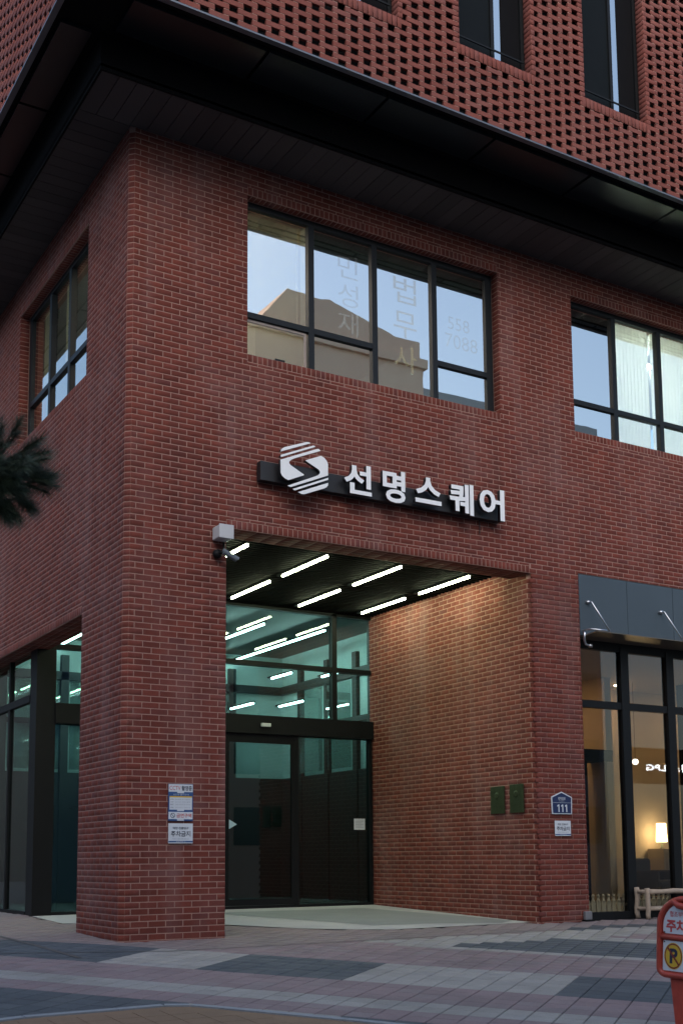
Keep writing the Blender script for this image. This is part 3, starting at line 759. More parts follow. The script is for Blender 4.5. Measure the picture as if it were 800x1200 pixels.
# --- right-hand shop front
sh = MB()
for x in (6.58, 7.42, 8.32, 9.3, 10.3, 11.3): sh.box((x, .12, .04), (x+(.05 if x < 7 else .15), .22, 3.80))
sh.box((6.58, .13, 2.90), (11.6, .21, 3.0)); sh.box((6.58, .10, .0), (11.6, .24, .10)); sh.box((6.58, .13, 3.72), (11.6, .21, 3.86))
shop = sh.build('shop_glazing', M['black'], bld)
xs = [6.63, 7.42, 7.57, 8.32, 8.47, 9.3, 9.45, 10.3, 10.45, 11.3]
for a, b in zip(xs[::2], xs[1::2]):
    bx('pane', (a, .165, .10), (b, .173, 2.90), M['glass_shop'], shop); bx('pane', (a, .165, 3.0), (b, .173, 3.72), M['glass_shop'], shop)
rmw = MB(); rmw.box((6.58, .45, -.2), (16, 6, .03)); rmw.build('shop_floor', M['shop_floor'], bld)
rmw = MB(); rmw.box((6.58, 4.0, .03), (16, 4.02, 4.0)); rmw.box((16, .3, .03), (16.1, 4.1, 4.0)); rmw.box((9.75, 2.9, .03), (9.9, 4.0, 3.9)); rmw.build('shop_wall', M['shop_wall'], bld)
rmw = MB(); rmw.box((6.58, .3, 3.9), (16, 4.1, 4.0)); rmw.build('shop_ceiling', M['shop_wall'], bld)
rmw = MB(); rmw.box((8.95, 2.95, .03), (9.35, 3.3, 2.45)); rmw.box((11.6, 2.6, .03), (12.2, 3.0, 3.9)); rmw.box((8.9, 2.9, 2.45), (9.9, 3.3, 2.65)); rmw.build('shop_partition', M['matt_black'], bld)

# ------------------------------------------------------------------ canopy over the shop front
can = thing('shop_canopy', 'slate blue metal panel canopy with steel stay rods over the right shop front', 'canopy', (6.57, 0, 3.85))
def inl(o, par): o.location = tuple(-c for c in par.location); return o
xs = [6.569, 7.475, 8.385, 9.295, 10.205, 11.115]
for a, b in zip(xs, xs[1:]):
    inl(bx('fascia_panel', (a+.004, .004, 3.872), (b-.004, .05, 4.728), M['canopy'], can), can)
aw = MB(); aw.prism([(-.30, 3.872), (.10, 3.835), (.10, 3.86), (-.30, 3.884)], 'x', 6.60, 11.4); inl(aw.build('canopy_slab', simple('bronze soffit', (.11, .095, .075), .28, var=.1), can), can)
for x in (6.72, 8.12, 9.52, 10.92):
    t = MB(); t.tube([(x, -.03, 4.34), (x+.02, -.06, 4.34), (x+.13, -.28, 3.90)], .011, 8); t.lathe([(.035, -.02), (.035, .02)], (x, -.01, 4.34), 10); inl(t.build('stay_rod', M['steel'], can, smooth=True), can)
t = MB(); t.tube([(6.60, -.02, 3.93), (6.62, -.16, 3.93), (6.79, -.29, 3.90)], .014, 8)
t.tube([(6.60, -.02, 3.93), (6.585, -.07, 3.88), (6.59, -.05, 3.80), (6.62, -.04, 3.74), (6.68, -.06, 3.72)], .017, 8); t.lathe([(.03, -.02), (.03, .02)], (6.69, -.06, 3.72), 10)
inl(t.build('corner_bracket', M['steel'], can, smooth=True), can)

# ------------------------------------------------------------------ facade sign
sg = thing('facade_sign', 'white Korean channel letter sign with hexagonal emblem on black rail above the porch', 'sign', (3.37, -.1, 5.35))
inl(MB().box((1.60, -.11, 5.235), (5.165, -.012, 5.465)).build('rail', M['sign_black'], sg, bevel=.004), sg)
EMB = dict(
 cap=[(78, 222), (85, 195), (105, 175), (130, 162), (395, 92), (420, 87), (445, 90), (470, 104)],
 bar=[(78, 268), (500, 136), (518, 138), (533, 152), (80, 298)],
 sl=[(76, 332), (550, 182), (575, 180), (600, 207), (260, 312), (215, 332), (190, 358), (187, 378), (205, 405), (380, 535), (376, 545), (175, 610), (130, 585), (95, 550), (78, 510)],
 sr=[(402, 338), (590, 280), (610, 278), (650, 305), (682, 345), (698, 390), (698, 547), (212, 702), (195, 700), (163, 685), (535, 556), (570, 540), (588, 515), (588, 490), (572, 465), (402, 346)],
 bar2=[(700, 578), (700, 606), (265, 748), (250, 746), (232, 729)],
 cap2=[(700, 648), (696, 685), (680, 707), (655, 722), (400, 798), (375, 802), (345, 798), (298, 772)])
for k, pts in EMB.items():
    q = [(2.117+(x-388)*.00103, 5.423-(y-445-.19*(x-388))*.00089) for x, y in pts]
    m = MB(); m.prism(q[::-1], 'y', -.235, -.19, 0, 1)
    o = inl(m.build('emblem_piece', [M['sign_white'], M['sign_black']], sg), sg)
inl(bx('emblem_mount', (1.90, -.19, 5.27), (2.33, -.111, 5.45), M['sign_black'], sg), sg)
for ch, x0, x1, z0, z1 in (('선', 2.669, 3.060, 5.224, 5.600), ('명', 3.222, 3.556, 5.200, 5.610), ('스', 3.705, 4.104, 5.262, 5.602), ('퀘', 4.232, 4.615, 5.205, 5.612), ('어', 4.710, 5.119, 5.205, 5.620)):
    o = put_text(ch, M['sign_white'], sg, (x0, -.165, z0), (1, 0, 0), (0, 0, 1), x1-x0, z1-z0, bold=.028, depth=.055, mat_side=M['sign_black'], name='letter')
    inl(o, sg)
cb = MB(); cb.tube([(4.86, -.012, 5.24), (4.865, -.014, 5.15), (4.86, -.012, 5.05)], .006, 6); inl(cb.build('cable', M['sign_black'], sg), sg)

# ------------------------------------------------------------------ small things on the walls
YF = -.012
def plate(name, label, cat, x0, x1, z0, z1, mat, y=YF, th=.006, group=None):
    t = thing(name, label, cat, (x0, y, z0), 0, group)
    return t, inl(bx('backing_plate', (x0, y-th, z0), (x1, y, z1), mat, t), t)
def fx(par, mat, x0, x1, z0, z1, y, name='print_block'):
    return inl(bx(name, (x0, y-.0012, z0), (x1, y, z1), mat, par), par)
def ft(par, s, mat, x, z, w, h, y, bold=.0):
    return inl(put_text(s, mat, par, (x, y, z), (1, 0, 0), (0, 0, 1), w, h, bold=bold), par)
t, _ = plate('notice_board', 'blue and white CCTV and no smoking notice board on the corner brick pillar', 'notice', .528, .818, 1.277, 1.678, M['blue'])
yq = YF-.0062
fx(t, M['white'], .532, .814, 1.592, 1.674, yq); fx(t, M['white'], .542, .806, 1.398, 1.545, yq); fx(t, M['white'], .532, .814, 1.296, 1.374, yq)
fx(t, M['yellow'], .542, .806, 1.532, 1.546, yq-.0013)
for z in (1.578, 1.384, 1.280): fx(t, M['white'], .632, .712, z, z+.014, yq)
ft(t, 'CCTV', M['red_ink'], .542, 1.610, .128, .046, yq-.003); ft(t, '촬영중', M['dark_ink'], .682, 1.606, .122, .054, yq-.003, .02)
ft(t, 'CCTV 설치안내', M['white'], .585, 1.554, .180, .018, yq-.003)
for z, s, s2 in ((1.503, '목적', '범죄예방 및 시설안전'), (1.475, '시간', '24시간 연속 촬영'), (1.447, '범위', '건물 내외부 및 주차장'), (1.414, '책임', '관리사무소 031-000-0000')):
    s2 = s2.replace('031-000-0000', '관리소장')
    ft(t, s, M['dark_ink'], .552, z, .035, .014, yq-.003); ft(t, s2, M['grey_ink'], .606, z, .18, .014, yq-.003)
ft(t, '금연구역', M['red_ink'], .624, 1.312, .176, .046, yq-.003, .015)
rg = MB()
for k in range(20):
    a, b = 2*math.pi*k/20, 2*math.pi*(k+1)/20; c = (.580, 1.336)
    rg.poly([(c[0]+r*math.cos(q), yq-.0025, c[1]+r*math.sin(q)) for r, q in ((.021, a), (.021, b), (.027, b), (.027, a))])
rg.poly([(.563, yq-.0026, 1.350), (.567, yq-.0026, 1.354), (.597, yq-.0026, 1.322), (.593, yq-.0026, 1.318)])
inl(rg.build('no_smoking_symbol', M['dark_ink'], t), t)
def parking_plate(label, x0, x1, z0, z1):
    t, _ = plate('notice_plate', label, 'notice', x0, x1, z0, z1, M['white']); w, h = x1-x0, z1-z0
    fx(t, M['blue'], x0+.004*w, x1-.004*w, z0+.01, z0+.12*h, yq)
    ft(t, '매장 진출입구', M['dark_ink'], x0+.18*w, z0+.70*h, .64*w, .13*h, yq-.003, .01); ft(t, '주차금지', M['dark_ink'], x0+.10*w, z0+.34*h, .80*w, .28*h, yq-.003, .01)
    ft(t, '위반시 견인조치 합니다', M['grey_ink'], x0+.16*w, z0+.19*h, .68*w, .08*h, yq-.003); ft(t, '관리사무소', M['white'], x0+.3*w, z0+.035*h, .4*w, .07*h, yq-.003)
parking_plate('white no parking plate below the CCTV notice on the corner pillar', .533, .818, 1.035, 1.250)
parking_plate('small white no parking plate under the navy house number on the right pier', 5.993, 6.267, 1.127, 1.326)
hn = thing('house_number_plate', 'navy house number plate reading 111 with white border on the right brick pier', 'house number', (6.12, YF, 1.42))
def pent(s, y0, y1, mat, nm):
    c = (6.1215, 1.545); base = [(-.172, -.132), (.172, -.132), (.180, .095), (.0, .165), (-.180, .095)]
    q = [(c[0]+x*s-(.0), c[1]+z*s) for x, z in base]
    m = MB(); m.prism(q, 'y', y0, y1); return inl(m.build(nm, mat, hn), hn)
pent(1, YF, YF-.008, M['white'], 'border'); pent(.91, YF-.0085, YF-.011, M['navy'], 'face_panel')
ft(hn, '경의길로', M['white'], 6.055, 1.602, .13, .036, YF-.0125, .01); ft(hn, 'Gyeonguigil-ro', M['white'], 6.07, 1.582, .10, .012, YF-.0125)
fx(hn, M['white'], 5.965, 6.275, 1.562, 1.565, YF-.0115)
for x in (6.045, 6.112, 6.179):
    m = MB(); m.prism([(x+.012, 1.440), (x+.028, 1.440), (x+.028, 1.540), (x+.014, 1.540), (x-.010, 1.523), (x-.006, 1.510), (x+.012, 1.519)][::-1], 'y', YF-.014, YF-.0115)
    inl(m.build('numeral', M['white'], hn), hn)
for y0, y1, z0, z1, lab in ((.622, .912, 1.440, 1.812, 'green bronze plaque farther inside the porch on its brick wall'), (.222, .500, 1.440, 1.820, 'green bronze plaque nearer the front edge of the porch wall')):
    t = thing('wall_plaque', lab, 'plaque', (P2-.012, (y0+y1)/2, z0), 0, 'bronze plaques on the porch wall')
    inl(bx('plate', (P2-.034, y0, z0), (P2-.012, y1, z1), M['bronze'], t, bevel=.004), t)
    m = MB(); m.lathe([(.001, 0), (.045, .001), (.05, .006), (.03, .012)], (0, 0, 0), 14)
    for i, v in enumerate(m.v): m.v[i] = (P2-.034-v[2], (y0+y1)/2+v[0], z1-.13+v[1])
    inl(m.build('crest', M['bronze'], t), t)
    for k in range(5):
        inl(bx('text_line', (P2-.0365, y0+.05, z0+.05+k*.032), (P2-.034, y1-.05-.02*(k % 2), z0+.062+k*.032), M['bronze'], t), t)
t = thing('junction_box', 'pale grey plastic junction box at the top corner of the brick pillar', 'box', (1.12, -.012, 4.45))
inl(bx('housing', (1.035, -.20, 4.452), (1.205, -.012, 4.602), M['box_grey'], t, bevel=.012), t); inl(bx('cover', (1.03, -.215, 4.447), (1.21, -.2, 4.607), M['box_grey'], t, bevel=.004), t)
inl(MB().tube([(1.17, -.03, 4.45), (1.175, -.025, 4.38), (1.15, -.03, 4.32)], .012, 6).build('cable', M['black'], t), t)
t = thing('security_camera', 'black bullet security camera below the grey box on the brick pillar', 'camera', (1.11, -.012, 4.30))
m = MB(); m.lathe([(.05, 0), (.055, .01), (.05, .05), (.02, .07)], (0, 0, 0), 14)
for i, v in enumerate(m.v): m.v[i] = (1.09+v[0], -.012-v[2], 4.30+v[1])
inl(m.build('mount', M['black'], t, smooth=True), t)
inl(MB().tube([(1.09, -.08, 4.30), (1.11, -.13, 4.29), (1.14, -.14, 4.285)], .014, 8).build('arm', M['black'], t), t)
inl(MB().tube([(1.11, -.15, 4.30), (1.28, -.13, 4.235)], [.026, .026], 12).build('body', simple('camera grey', (.10, .12, .14), .4), t, smooth=False), t)
inl(MB().tube([(1.11, -.15, 4.325), (1.31, -.127, 4.25)], [.021, .021], 4).build('sun_shield', simple('camera shield', (.16, .19, .22), .4), t), t)
t = thing('dome_camera', 'small black dome camera under the soffit above the left window', 'camera', (-.33, 4.9, 9.16))
m = MB(); m.lathe([(.02, -.13), (.06, -.11), (.08, -.06), (.085, 0.012)], (0, 0, 0), 14); m.build('dome', M['black'], t, smooth=True)
t = thing('outlet_box', 'small grey outlet box at the foot of the right brick pier', 'box', (6.50, -.012, .02))
inl(bx('housing', (6.44, -.06, .02), (6.56, -.012, .13), simple('grey box', (.16, .16, .17), .5), t, bevel=.008), t); inl(bx('base', (6.42, -.09, .003), (6.57, -.012, .02), M['black'], t), t)
t = thing('paper_notice', 'white paper notice taped inside the fixed door glass', 'notice', (5.46, 3.99, 1.30))
inl(bx('sheet', (5.36, 3.992, 1.30), (5.565, 3.994, 1.475), M['white'], t), t)
for k in range(5): inl(bx('text_line', (5.39, 3.990, 1.33+k*.025), (5.535-.03*(k % 2), 3.991, 1.336+k*.025), M['grey_ink'], t), t)

# ------------------------------------------------------------------ lights
def tube_light(x, y0, y1, z, label, group, mat):
    t = thing('ceiling_light', label, 'light', (x, y0, z), 0, group)
    inl(MB().box((x-.013, y0, z-.022), (x+.013, y1, z+.004)).build('tube', mat, t), t)
    inl(MB().box((x-.024, y0-.03, z+.005), (x+.024, y1+.12, z+.03)).build('rail', M['black'], t), t)
    return t
names = ['first', 'second', 'third', 'fourth']
for i, x in enumerate((1.86, 2.995, 4.13, 5.262)):
    for y0, rw in ((.75, 'front'), (2.335, 'back')):
        far = ''
        tube_light(x, y0, y0+1.2, 4.70, f'{names[i]} lit tube from the left in the {rw} row under the porch slats', 'tube lights on the porch ceiling', M['tube'])
for x in (1.86, 2.995, 4.13, 5.262):
    for y0, rw in ((4.7, 'near'), (5.95, 'middle'), (7.2, 'far')):
        tube_light(x, y0, y0+1.2, 4.62, f'{names[[1.86, 2.995, 4.13, 5.262].index(x)]} lobby tube from the left in the {rw} row behind the entrance glass', 'tube lights inside the lobby', M['tube_cool'])
for i, (x, z) in enumerate(((2.2, 3.62), (3.6, 3.72), (4.9, 3.60), (5.9, 3.70))):  # extra tubes added to stand in for tube reflections in the glass
    tube_light(x, 5.2, 5.9, z+.35, f'{names[i]} added short lobby tube from the left standing in for reflected tubes', 'tube lights inside the lobby', M['tube_cool'])
    tube_light(x, 6.6, 7.5, z, f'{names[i]} added low lobby tube from the left standing in for reflected tubes', 'tube lights inside the lobby', M['tube_cool'])
for x in (7.75, 9.3):
    t = thing('office_light', ('left' if x < 9 else 'right') + ' lit office tube behind the pale curtains of the right upper window', 'light', (x, 1.4, 8.86), 0, 'office tubes behind the curtains')
    inl(bx('tube', (x, 1.38, 8.86), (x+1.2, 1.43, 8.90), M['office_tube'], t), t); inl(bx('tray', (x-.03, 1.35, 8.901), (x+1.23, 1.46, 8.93), M['white'], t), t)
t = thing('office_light', 'cool office tube added deep in the room to brighten the lettered upper window', 'light', (3.6, 4.9, 8.86))
inl(bx('tube', (3.0, 4.9, 8.88), (4.2, 4.94, 8.91), M['office_tube'], t), t); inl(bx('tray', (2.95, 4.87, 8.912), (4.25, 4.97, 8.94), M['white'], t), t)  # added lamp, gives the dark panes a milky lift
t = thing('office_light', 'warm office tube behind the white blind of the left upper window', 'light', (.9, .9, 8.86))
inl(bx('tube', (.55, .9, 8.88), (1.25, .94, 8.91), M['office_warm'], t), t); inl(bx('tray', (.5, .87, 8.912), (1.3, .97, 8.94), M['white'], t), t)
for i, (x, y) in enumerate(((7.3, 3.5), (8.5, 3.5), (10.6, 3.4), (12.6, 3.0))):
    t = thing('downlight', names[i] + ' round warm downlight from the left in the shop ceiling behind the glass', 'light', (x, y, 3.89), 0, 'downlights in the shop ceiling')
    m = MB(); m.lathe([(.09, 0), (.09, .006)], (0, 0, -.010), 16); m.build('lens', M['downlight'], t)
    m = MB(); m.lathe([(.11, -.004), (.11, .004)], (0, 0, .002), 16); m.build('trim', M['white'], t)
t = thing('globe_pendant', 'small lit globe pendant hanging in the shop behind the glass', 'lamp', (10.52, 3.0, 2.48))
MB().lathe([(.01, -.05), (.04, -.04), (.055, 0), (.04, .04), (.01, .05)], (0, 0, 0), 14).build('globe', emit('pale globe', (1, .9, .75), 2.5), t, smooth=True)
MB().tube([(0, 0, .05), (0, 0, 1.4)], .004, 6).build('cord', M['black'], t)
t = thing('table_lamp', 'glowing warm lamp on a box plinth inside the shop', 'lamp', (11.83, 3.72, .98))
MB().lathe([(.10, .12), (.085, .46)], (0, 0, 0), 16).build('shade', M['warm'], t, smooth=True)
MB().lathe([(.05, 0), (.015, .02), (.012, .12)], (0, 0, 0), 12).build('base', M['bronze'], t, smooth=True)
t = thing('plinth', 'pale box plinth carrying the lit lamp in the shop', 'plinth', (11.88, 3.76, .03))
MB().box((-.18, -.2, 0), (.18, .2, .95)).build('carcass', M['shop_wall'], t, bevel=.01); MB().box((-.14, -.205, .05), (.14, -.201, .88)).build('door', simple('plinth door', (.42, .34, .25), .7), t)
t = thing('cushion_chair', 'dark low armchair inside the shop in front of the lamp', 'chair', (10.2, 2.4, .03), .3)
MB().box((-.34, -.32, .18), (.34, .3, .42)).build('seat', simple('dark fabric', (.03, .025, .022), .9), t, bevel=.05); MB().box((-.34, .18, .42), (.34, .32, .78)).build('backrest', simple('dark fabric', (.03, .025, .022), .9), t, bevel=.05)
for sx in (-1, 1):
    MB().box((sx*.34, -.32, .18), (sx*.42, .3, .58)).build('armrest', simple('dark fabric', (.03, .025, .022), .9), t, bevel=.03)
    for sy in (-1, 1): MB().tube([(sx*.3, sy*.25, .18), (sx*.33, sy*.28, 0)], .018, 8).build('leg', M['bronze'], t)

# ------------------------------------------------------------------ log bench and picket fence before the shop
t = thing('log_bench', 'rustic peeled log bench frame standing outside the shop window', 'bench', (7.9, .12, 0))
def lg_(name, a, b, r):
    a, b = Vector(a), Vector(b); n = 7; pts = []; rs = []
    for i in range(n):
        p = a.lerp(b, i/(n-1)); pts.append(p + Vector((rng.normal()*.004, rng.normal()*.004, rng.normal()*.003))); rs.append(r*(1+rng.normal()*.045))
    return inl(MB().tube(pts, rs, 12).build(name, M['log'], t, smooth=True), t)
bx0, bx1, yf, yb = 7.50, 8.95, -.14, .06
HB = .40
for x in (bx0, bx1):
    for y in (yf, yb): lg_('post', (x, y, gz(x, y)), (x, y, HB+.02), .034)
for y in (yf, yb):
    lg_('top_rail', (bx0+.03, y, HB-.04), (bx1-.03, y, HB-.035), .032); lg_('lower_rail', (bx0+.03, y, .135), (bx1-.03, y, .14), .026)
for x in (bx0, bx1): lg_('cross_rail', (x, yf+.03, HB-.035), (x, yb-.03, HB-.035), .028); lg_('cross_rail', (x, yf+.03, .14), (x, yb-.03, .14), .024)
t = thing('picket_fence', 'low cream picket fence with turned finials behind the shop glass', 'fence', (6.7, .30, .04))
pm = MB(); pm.box((-.035, -.009, 0), (.035, .009, .20)); pm.lathe([(.030, .20), (.018, .225), (.014, .25), (.022, .265), (.022, .28), (.008, .30)], (0, 0, 0), 10)
pme = pm.mesh('picket', M['picket'])
for i in range(34):
    o = link('picket', pme, t); o.location = (.02+i*.096, 0, 0)
for z in (.05, .15): MB().box((-.02, .010, z), (3.26, .024, z+.03)).build('rail', M['picket'], t)

# ------------------------------------------------------------------ red no-parking stand
wv = Vector((.193, -.980, -.049)).normalized(); upv = Vector((.02, .02, 1)); upv = (upv - wv*upv.dot(wv)).normalized(); nv = wv.cross(upv)
pO = Vector((1.552, -6.066, .055))            # lower left corner of the panel
npk = thing('no_parking_sign', 'red plastic no parking stand with white panels at the right edge', 'sign', tuple(pO))
npk.matrix_world = Matrix(((wv.x, upv.x, nv.x, pO.x), (wv.y, upv.y, nv.y, pO.y), (wv.z, upv.z, nv.z, pO.z), (0, 0, 0, 1)))
PW, PH = .44, .545
def rounded(x0, x1, y0, y1, r0, r1, n=8):
    pts = []
    for cx, cy, r, a0 in ((x0+r0, y0+r0, r0, 180), (x1-r0, y0+r0, r0, 270), (x1-r1, y1-r1, r1, 0), (x0+r1, y1-r1, r1, 90)):
        for k in range(n+1): pts.append((cx+r*math.cos(R(a0+90*k/n)), cy+r*math.sin(R(a0+90*k/n))))
    return pts
m = MB(); out = rounded(0, PW, 0, PH, .055, .20)
m.prism(out, 'z', -.05, 0)
m.build('frame_body', M['red_plastic'], npk, bevel=.012)
rim = MB(); pts = [Vector((x, y, .002)) for x, y in rounded(.017, PW-.017, .017, PH-.017, .05, .185)]; rim.tube(pts+[pts[0]], .021, 8, cap=False); rim.build('rim', M['red_plastic'], npk, smooth=True)
rim = MB(); rim.tube([(.02, .268, .002), (PW-.02, .268, .002)], .019, 8); rim.build('divider_bar', M['red_plastic'], npk, smooth=True)
hd = MB(); hd.tube([(PW/2-.10, PH-.03, .005), (PW/2-.06, PH-.06, .01), (PW/2, PH-.07, .012), (PW/2+.06, PH-.06, .01), (PW/2+.10, PH-.03, .005)], .024, 8); hd.build('grip', M['red_plastic'], npk, smooth=True)
up_ = rounded(.045, PW-.045, .292, PH-.045, .02, .155); m = MB(); m.prism(up_, 'z', 0, .004); m.build('upper_panel', M['white'], npk)
m = MB(); m.prism(rounded(.045, PW-.045, .045, .245, .01, .01), 'z', 0, .004); m.build('lower_panel', M['white'], npk)
def st_(s, mat, x, y, w, h, bold=0): return put_text(s, mat, npk, (x, y, .006), (1, 0, 0), (0, 1, 0), w, h, bold=bold)
st_('협조부탁드립니다', M['red_ink'], .095, .405, .25, .038, .01); st_('주차금지', M['red_ink'], .068, .303, .305, .085, .035)
m = MB(); m.prism([(.125+.070*math.cos(2*math.pi*k/28), .145+.088*math.sin(2*math.pi*k/28)) for k in range(28)], 'z', .0045, .006); m.build('symbol_disc', M['yellow'], npk)
m = MB()
for k in range(28):
    a, b = 2*math.pi*k/28, 2*math.pi*(k+1)/28
    m.poly([(.125+.068*s*math.cos(q), .145+.086*s*math.sin(q), .0068) for s, q in ((.97, a), (.97, b), (.86, b), (.86, a))][::-1])
m.build('symbol_ring', simple('dark red ink', (.20, .03, .02), .5), npk)
st_('P', M['dark_ink'], .098, .095, .060, .10, .04).location.z = .001
m = MB(); m.poly([(.075, .198, .0085), (.085, .206, .0085), (.175, .092, .0085), (.165, .084, .0085)][::-1]); m.build('symbol_bar', simple('dark red ink', (.20, .03, .02), .5), npk)
st_('견인지역', M['dark_ink'], .215, .10, .165, .085, .02)
for x, y in ((.056, .300), (PW-.056, .300), (.056, .236), (PW-.056, .236), (.135, .49), (PW-.135, .49)):
    m = MB(); m.prism([(x+.005*math.cos(k*math.pi/4), y+.005*math.sin(k*math.pi/4)) for k in range(8)], 'z', .004, .008); m.build('rivet', M['bronze'], npk)
m = MB(); m.prism([(.09, .0), (PW-.09, .0), (PW-.14, -.345), (.14, -.345)], 'z', -.045, -.008); m.build('stem', M['red_plastic'], npk, bevel=.01)
m = MB(); m.prism(rounded(.03, PW-.03, -.365, -.34, .01, .01, 3), 'z', -.17, .10); m.build('base', M['red_plastic'], npk, bevel=.015)

# ------------------------------------------------------------------ pine tree at the left edge
TX, TY = -4.1, -3.6
pt = thing('pine_tree', 'dark green pine tree with a needled branch reaching in at the left edge', 'tree', (TX, TY, gz(TX, TY)))
Z0 = gz(TX, TY)
tr = MB(); tr.tube([(0, 0, 0), (.05, .02, 1.2), (-.04, .05, 2.6), (.03, 0, 4.0), (0, .03, 5.6), (.02, 0, 6.6)], [.14, .12, .10, .075, .045, .015], 12)
tr.build('trunk', M['bark'], pt, smooth=True)
clumps = []; lim = MB()
def limb(tip, z0, r=.03):
    tip = Vector(tip); a = Vector((0, 0, z0)); mid = a.lerp(tip, .55)+Vector((0, 0, .12)); lim.tube([a, mid, tip], [r, r*.6, .008], 7)
    clumps.append((tip, (tip-mid).normalized())); return mid
tipA = Vector((-2.40-TX, -5.22-TY, 3.16-Z0))
limb(tipA, 2.5)
for k in range(74):
    while True:
        q = Vector((random.uniform(-1, 1), random.uniform(-1, 1), random.uniform(-1, 1)))
        if q.length < 1: break
    off = Vector((-.25+q.x*.27, .06+q.y*.24, .0+q.z*.33))
    tip = tipA+off; lim.tube([tipA+Vector((-.62, .35, -.12)), tipA+Vector((-.36, .15, 0)).lerp(off, .5), tip], [.014, .009, .004], 5)
    clumps.append((tip, Vector((q.x*.8+.35, q.y*.6-.1, q.z)).normalized()))
for k in range(46):
    f_ = random.uniform(.12, .8); base_ = Vector((0, 0, 2.6)).lerp(tipA, f_); tip = base_+Vector((random.gauss(0, .14), random.gauss(0, .14), random.gauss(.05, .14)))
    lim.tube([base_, tip], [.009, .004], 5); clumps.append((tip, (tip-base_+Vector((.15, -.05, .05))).normalized()))
for k in range(70):
    z = 2.6+3.9*(k/70); rr = (1.35*(1-(k/70)*.75))*(.55+.45*random.random()); an = k*2.4
    tip = Vector((rr*math.cos(an), rr*math.sin(an), z+.15*random.random()))
    if tip.x > .95 and abs(z-3.3) > -1: tip.x = .6*random.random()
    lim.tube([Vector((0, 0, z-.25)), tip], [.02, .006], 5); 
    for q in range(3):
        clumps.append((tip*(1-.14*q)+Vector((0, 0, (z)*.14*q))+Vector((random.gauss(0, .06), random.gauss(0, .06), random.gauss(0, .06))), Vector((math.cos(an), math.sin(an), .5)).normalized()))
lim.build('limb', M['bark'], pt, smooth=True)
nd = []; nfc = []
for ci, (c, d) in enumerate(clumps):
    for k in range(260 if ci < 75 else 70):
        v = (d*1.0 + Vector((random.gauss(0, .75), random.gauss(0, .75), random.gauss(0, .75)))).normalized()
        b = c - d*random.random()*.13
        L_ = random.uniform(.07, .125); s = v.orthogonal().normalized()*.0016
        e = b+v*L_+Vector((0, 0, -.012)); i = len(nd)
        nd += [tuple(b-s), tuple(b+s), tuple(e)]; nfc.append((i, i+1, i+2))
me = bpy.data.meshes.new('crown'); me.from_pydata(nd, [], nfc); me.materials.append(M['needle']); me.update(); link('crown', me, pt)

def added_pine(x, y, rz, label):  # copies of the pine, added to shade the lower walls
    t = thing('pine_tree', label, 'tree', (x, y, gz(x, y)), rz, 'street pines added along the kerb to shade the walls')
    for ch in [c for c in pt.children]:
        c = ch.copy(); COL.objects.link(c); c.parent = t
    return t
added_pine(2.6, -10.6, 1.2, 'street pine added along the kerb to shade the lower walls, mirrored darkly in the shop glass')
added_pine(6.8, -10.4, 2.5, 'farther street pine added along the kerb to shade the lower walls, mirrored in the shop glass')
added_pine(-8.6, -8.0, 3.9, 'unseen street pine added beyond the left edge to shade the lower walls')
# ------------------------------------------------------------------ the other side of the street (mirrored in the glass; some blocks added to shape the light)
ROOF = [(14.0, 20.3), (14.7, 20.9), (15.9, 22.4), (17.4, 22.3), (17.8, 22.4), (20.4, 21.7), (20.8, 21.6), (22.0, 21.6), (22.0, 20.3)]
def far_building(name, label, x0, x1, y0, y1, h, mat, nx, nz, roof=None):
    t = thing(name, label, 'building', ((x0+x1)/2, y1, -.8))
    m = MB(); m.box((x0, y0, -.8), (x1, y1, h)); inl(m.build('wall', mat, t), t)
    m = MB(); m.box((x0-.15, y0-.15, h), (x1+.15, y1+.15, h+.35)); inl(m.build('parapet', mat, t), t)
    if roof: m = MB(); m.prism(roof[::-1], 'y', y0, y1-.2); inl(m.build('gable', mat, t), t)
    wm = MB(); wm.box((-.7, -.02, -.8), (.7, .02, .8)); wmesh = wm.mesh('window', M['far_glass'])
    for i in range(nx):
        for k in range(nz):
            o = link('window', wmesh, t); o.location = (x0+(i+.5)*(x1-x0)/nx-t.location.x, .03, 2.2+k*3.0+.8)
    return t
far_building('street_building', 'tan rendered block across the street mirrored in the upper window panes', 14.0, 22.0, -38, -25, 20.4, M['far_brown'], 3, 4, ROOF)
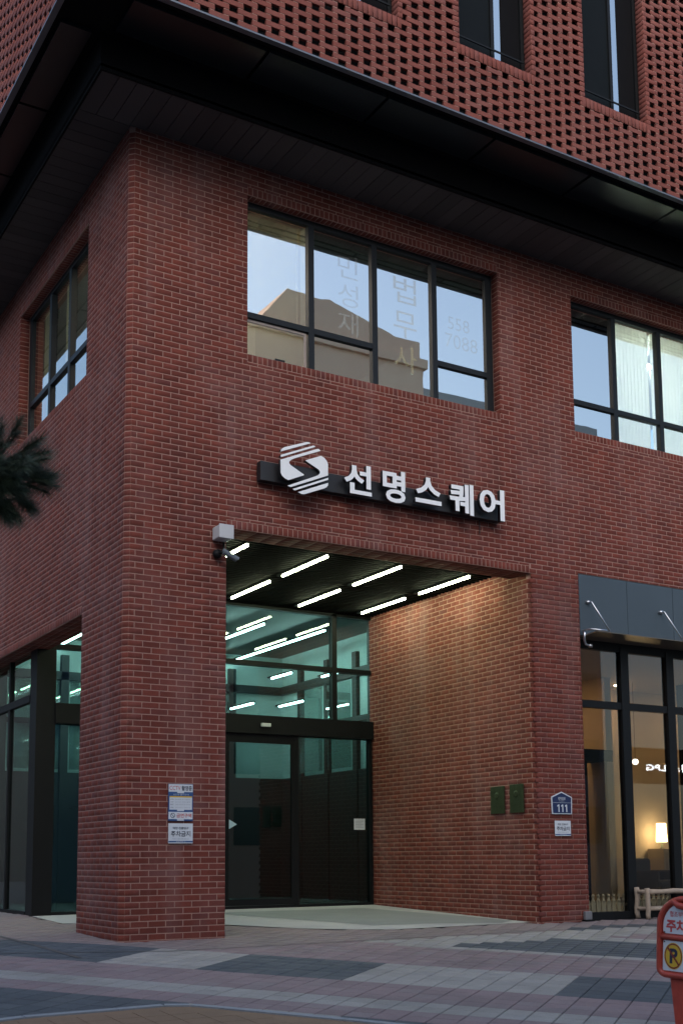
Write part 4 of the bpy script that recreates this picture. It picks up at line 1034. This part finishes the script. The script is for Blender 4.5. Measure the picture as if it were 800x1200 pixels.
far_building('street_building', 'pale rendered block across the street mirrored in the lower window panes', 22.9, 33, -40, -27, 20.2, M['far_white'], 5, 4)
far_building('street_building', 'unseen long grey block added behind the viewpoint to the left to shade the lower walls', -36, .8, -32, -19.5, 17, M['far_white'], 12, 5)  # unseen block added to cut low sun and sky from the lower walls
far_building('street_building', 'low teal clad building across the street beside the tan block', 2, 13.6, -38, -26, 9.5, M['far_teal'], 4, 3)
far_building('street_building', 'pale block along the side street mirrored in the left window', -42, -30, -20, 18, 14.5, M['far_white'], 3, 4)
far_building('street_building', 'dark block added up the side street to darken the reflection in the ground floor side glazing', -34, -5, 32, 44, 13.0, M['far_dark'], 6, 4)  # added to keep the bright horizon out of the side glazing
lp = thing('lit_shop_sign', 'lit white LPG lettering across the street mirrored in the shop glass', 'sign', (51, -40, 6.2))
inl(bx('fascia_board', (47, -40.4, 5.2), (60, -40.05, 7.4), M['black'], lp), lp)
inl(put_text('충전소 LPG', M['led_sign'], lp, (53.7, -40.03, 5.98), (-1, 0, 0), (0, 0, 1), 4.8, .46, bold=.01), lp)
for x in (47.5, 59.5): inl(bx('post', (x-.2, -40.35, -.8), (x+.2, -40.1, 5.2), M['black'], lp), lp)

for i, (za, zb, y) in enumerate(((11.3, 11.6, -14.0), (11.0, 11.15, -14.3), (10.6, 10.9, -14.1))):
    m = MB(); m.tube([(-20+70*k/24, y, za+(zb-za)*k/24-1.1*(1-((k-12)/12)**2)*(1+.15*i)) for k in range(25)], .022, 5)
    setp(m.build('overhead_cable', M['matt_black']), ('upper', 'middle', 'lowest')[i] + ' overhead street cable mirrored as a dark line in the upper windows', 'cable', 'overhead cables along the street')
for x, lab in ((-20, 'utility pole carrying the cables at the left end of the street'), (50, 'utility pole carrying the cables at the right end of the street')):
    t = thing('utility_pole', lab, 'pole', (x, -14.13, -.8))
    MB().tube([(0, 0, 0), (0, 0, 12.8)], [.17, .11], 12).build('shaft', M['kerb'], t); MB().box((-.05, -.6, 12.0), (.05, .6, 12.1)).build('crossarm', M['flash'], t)
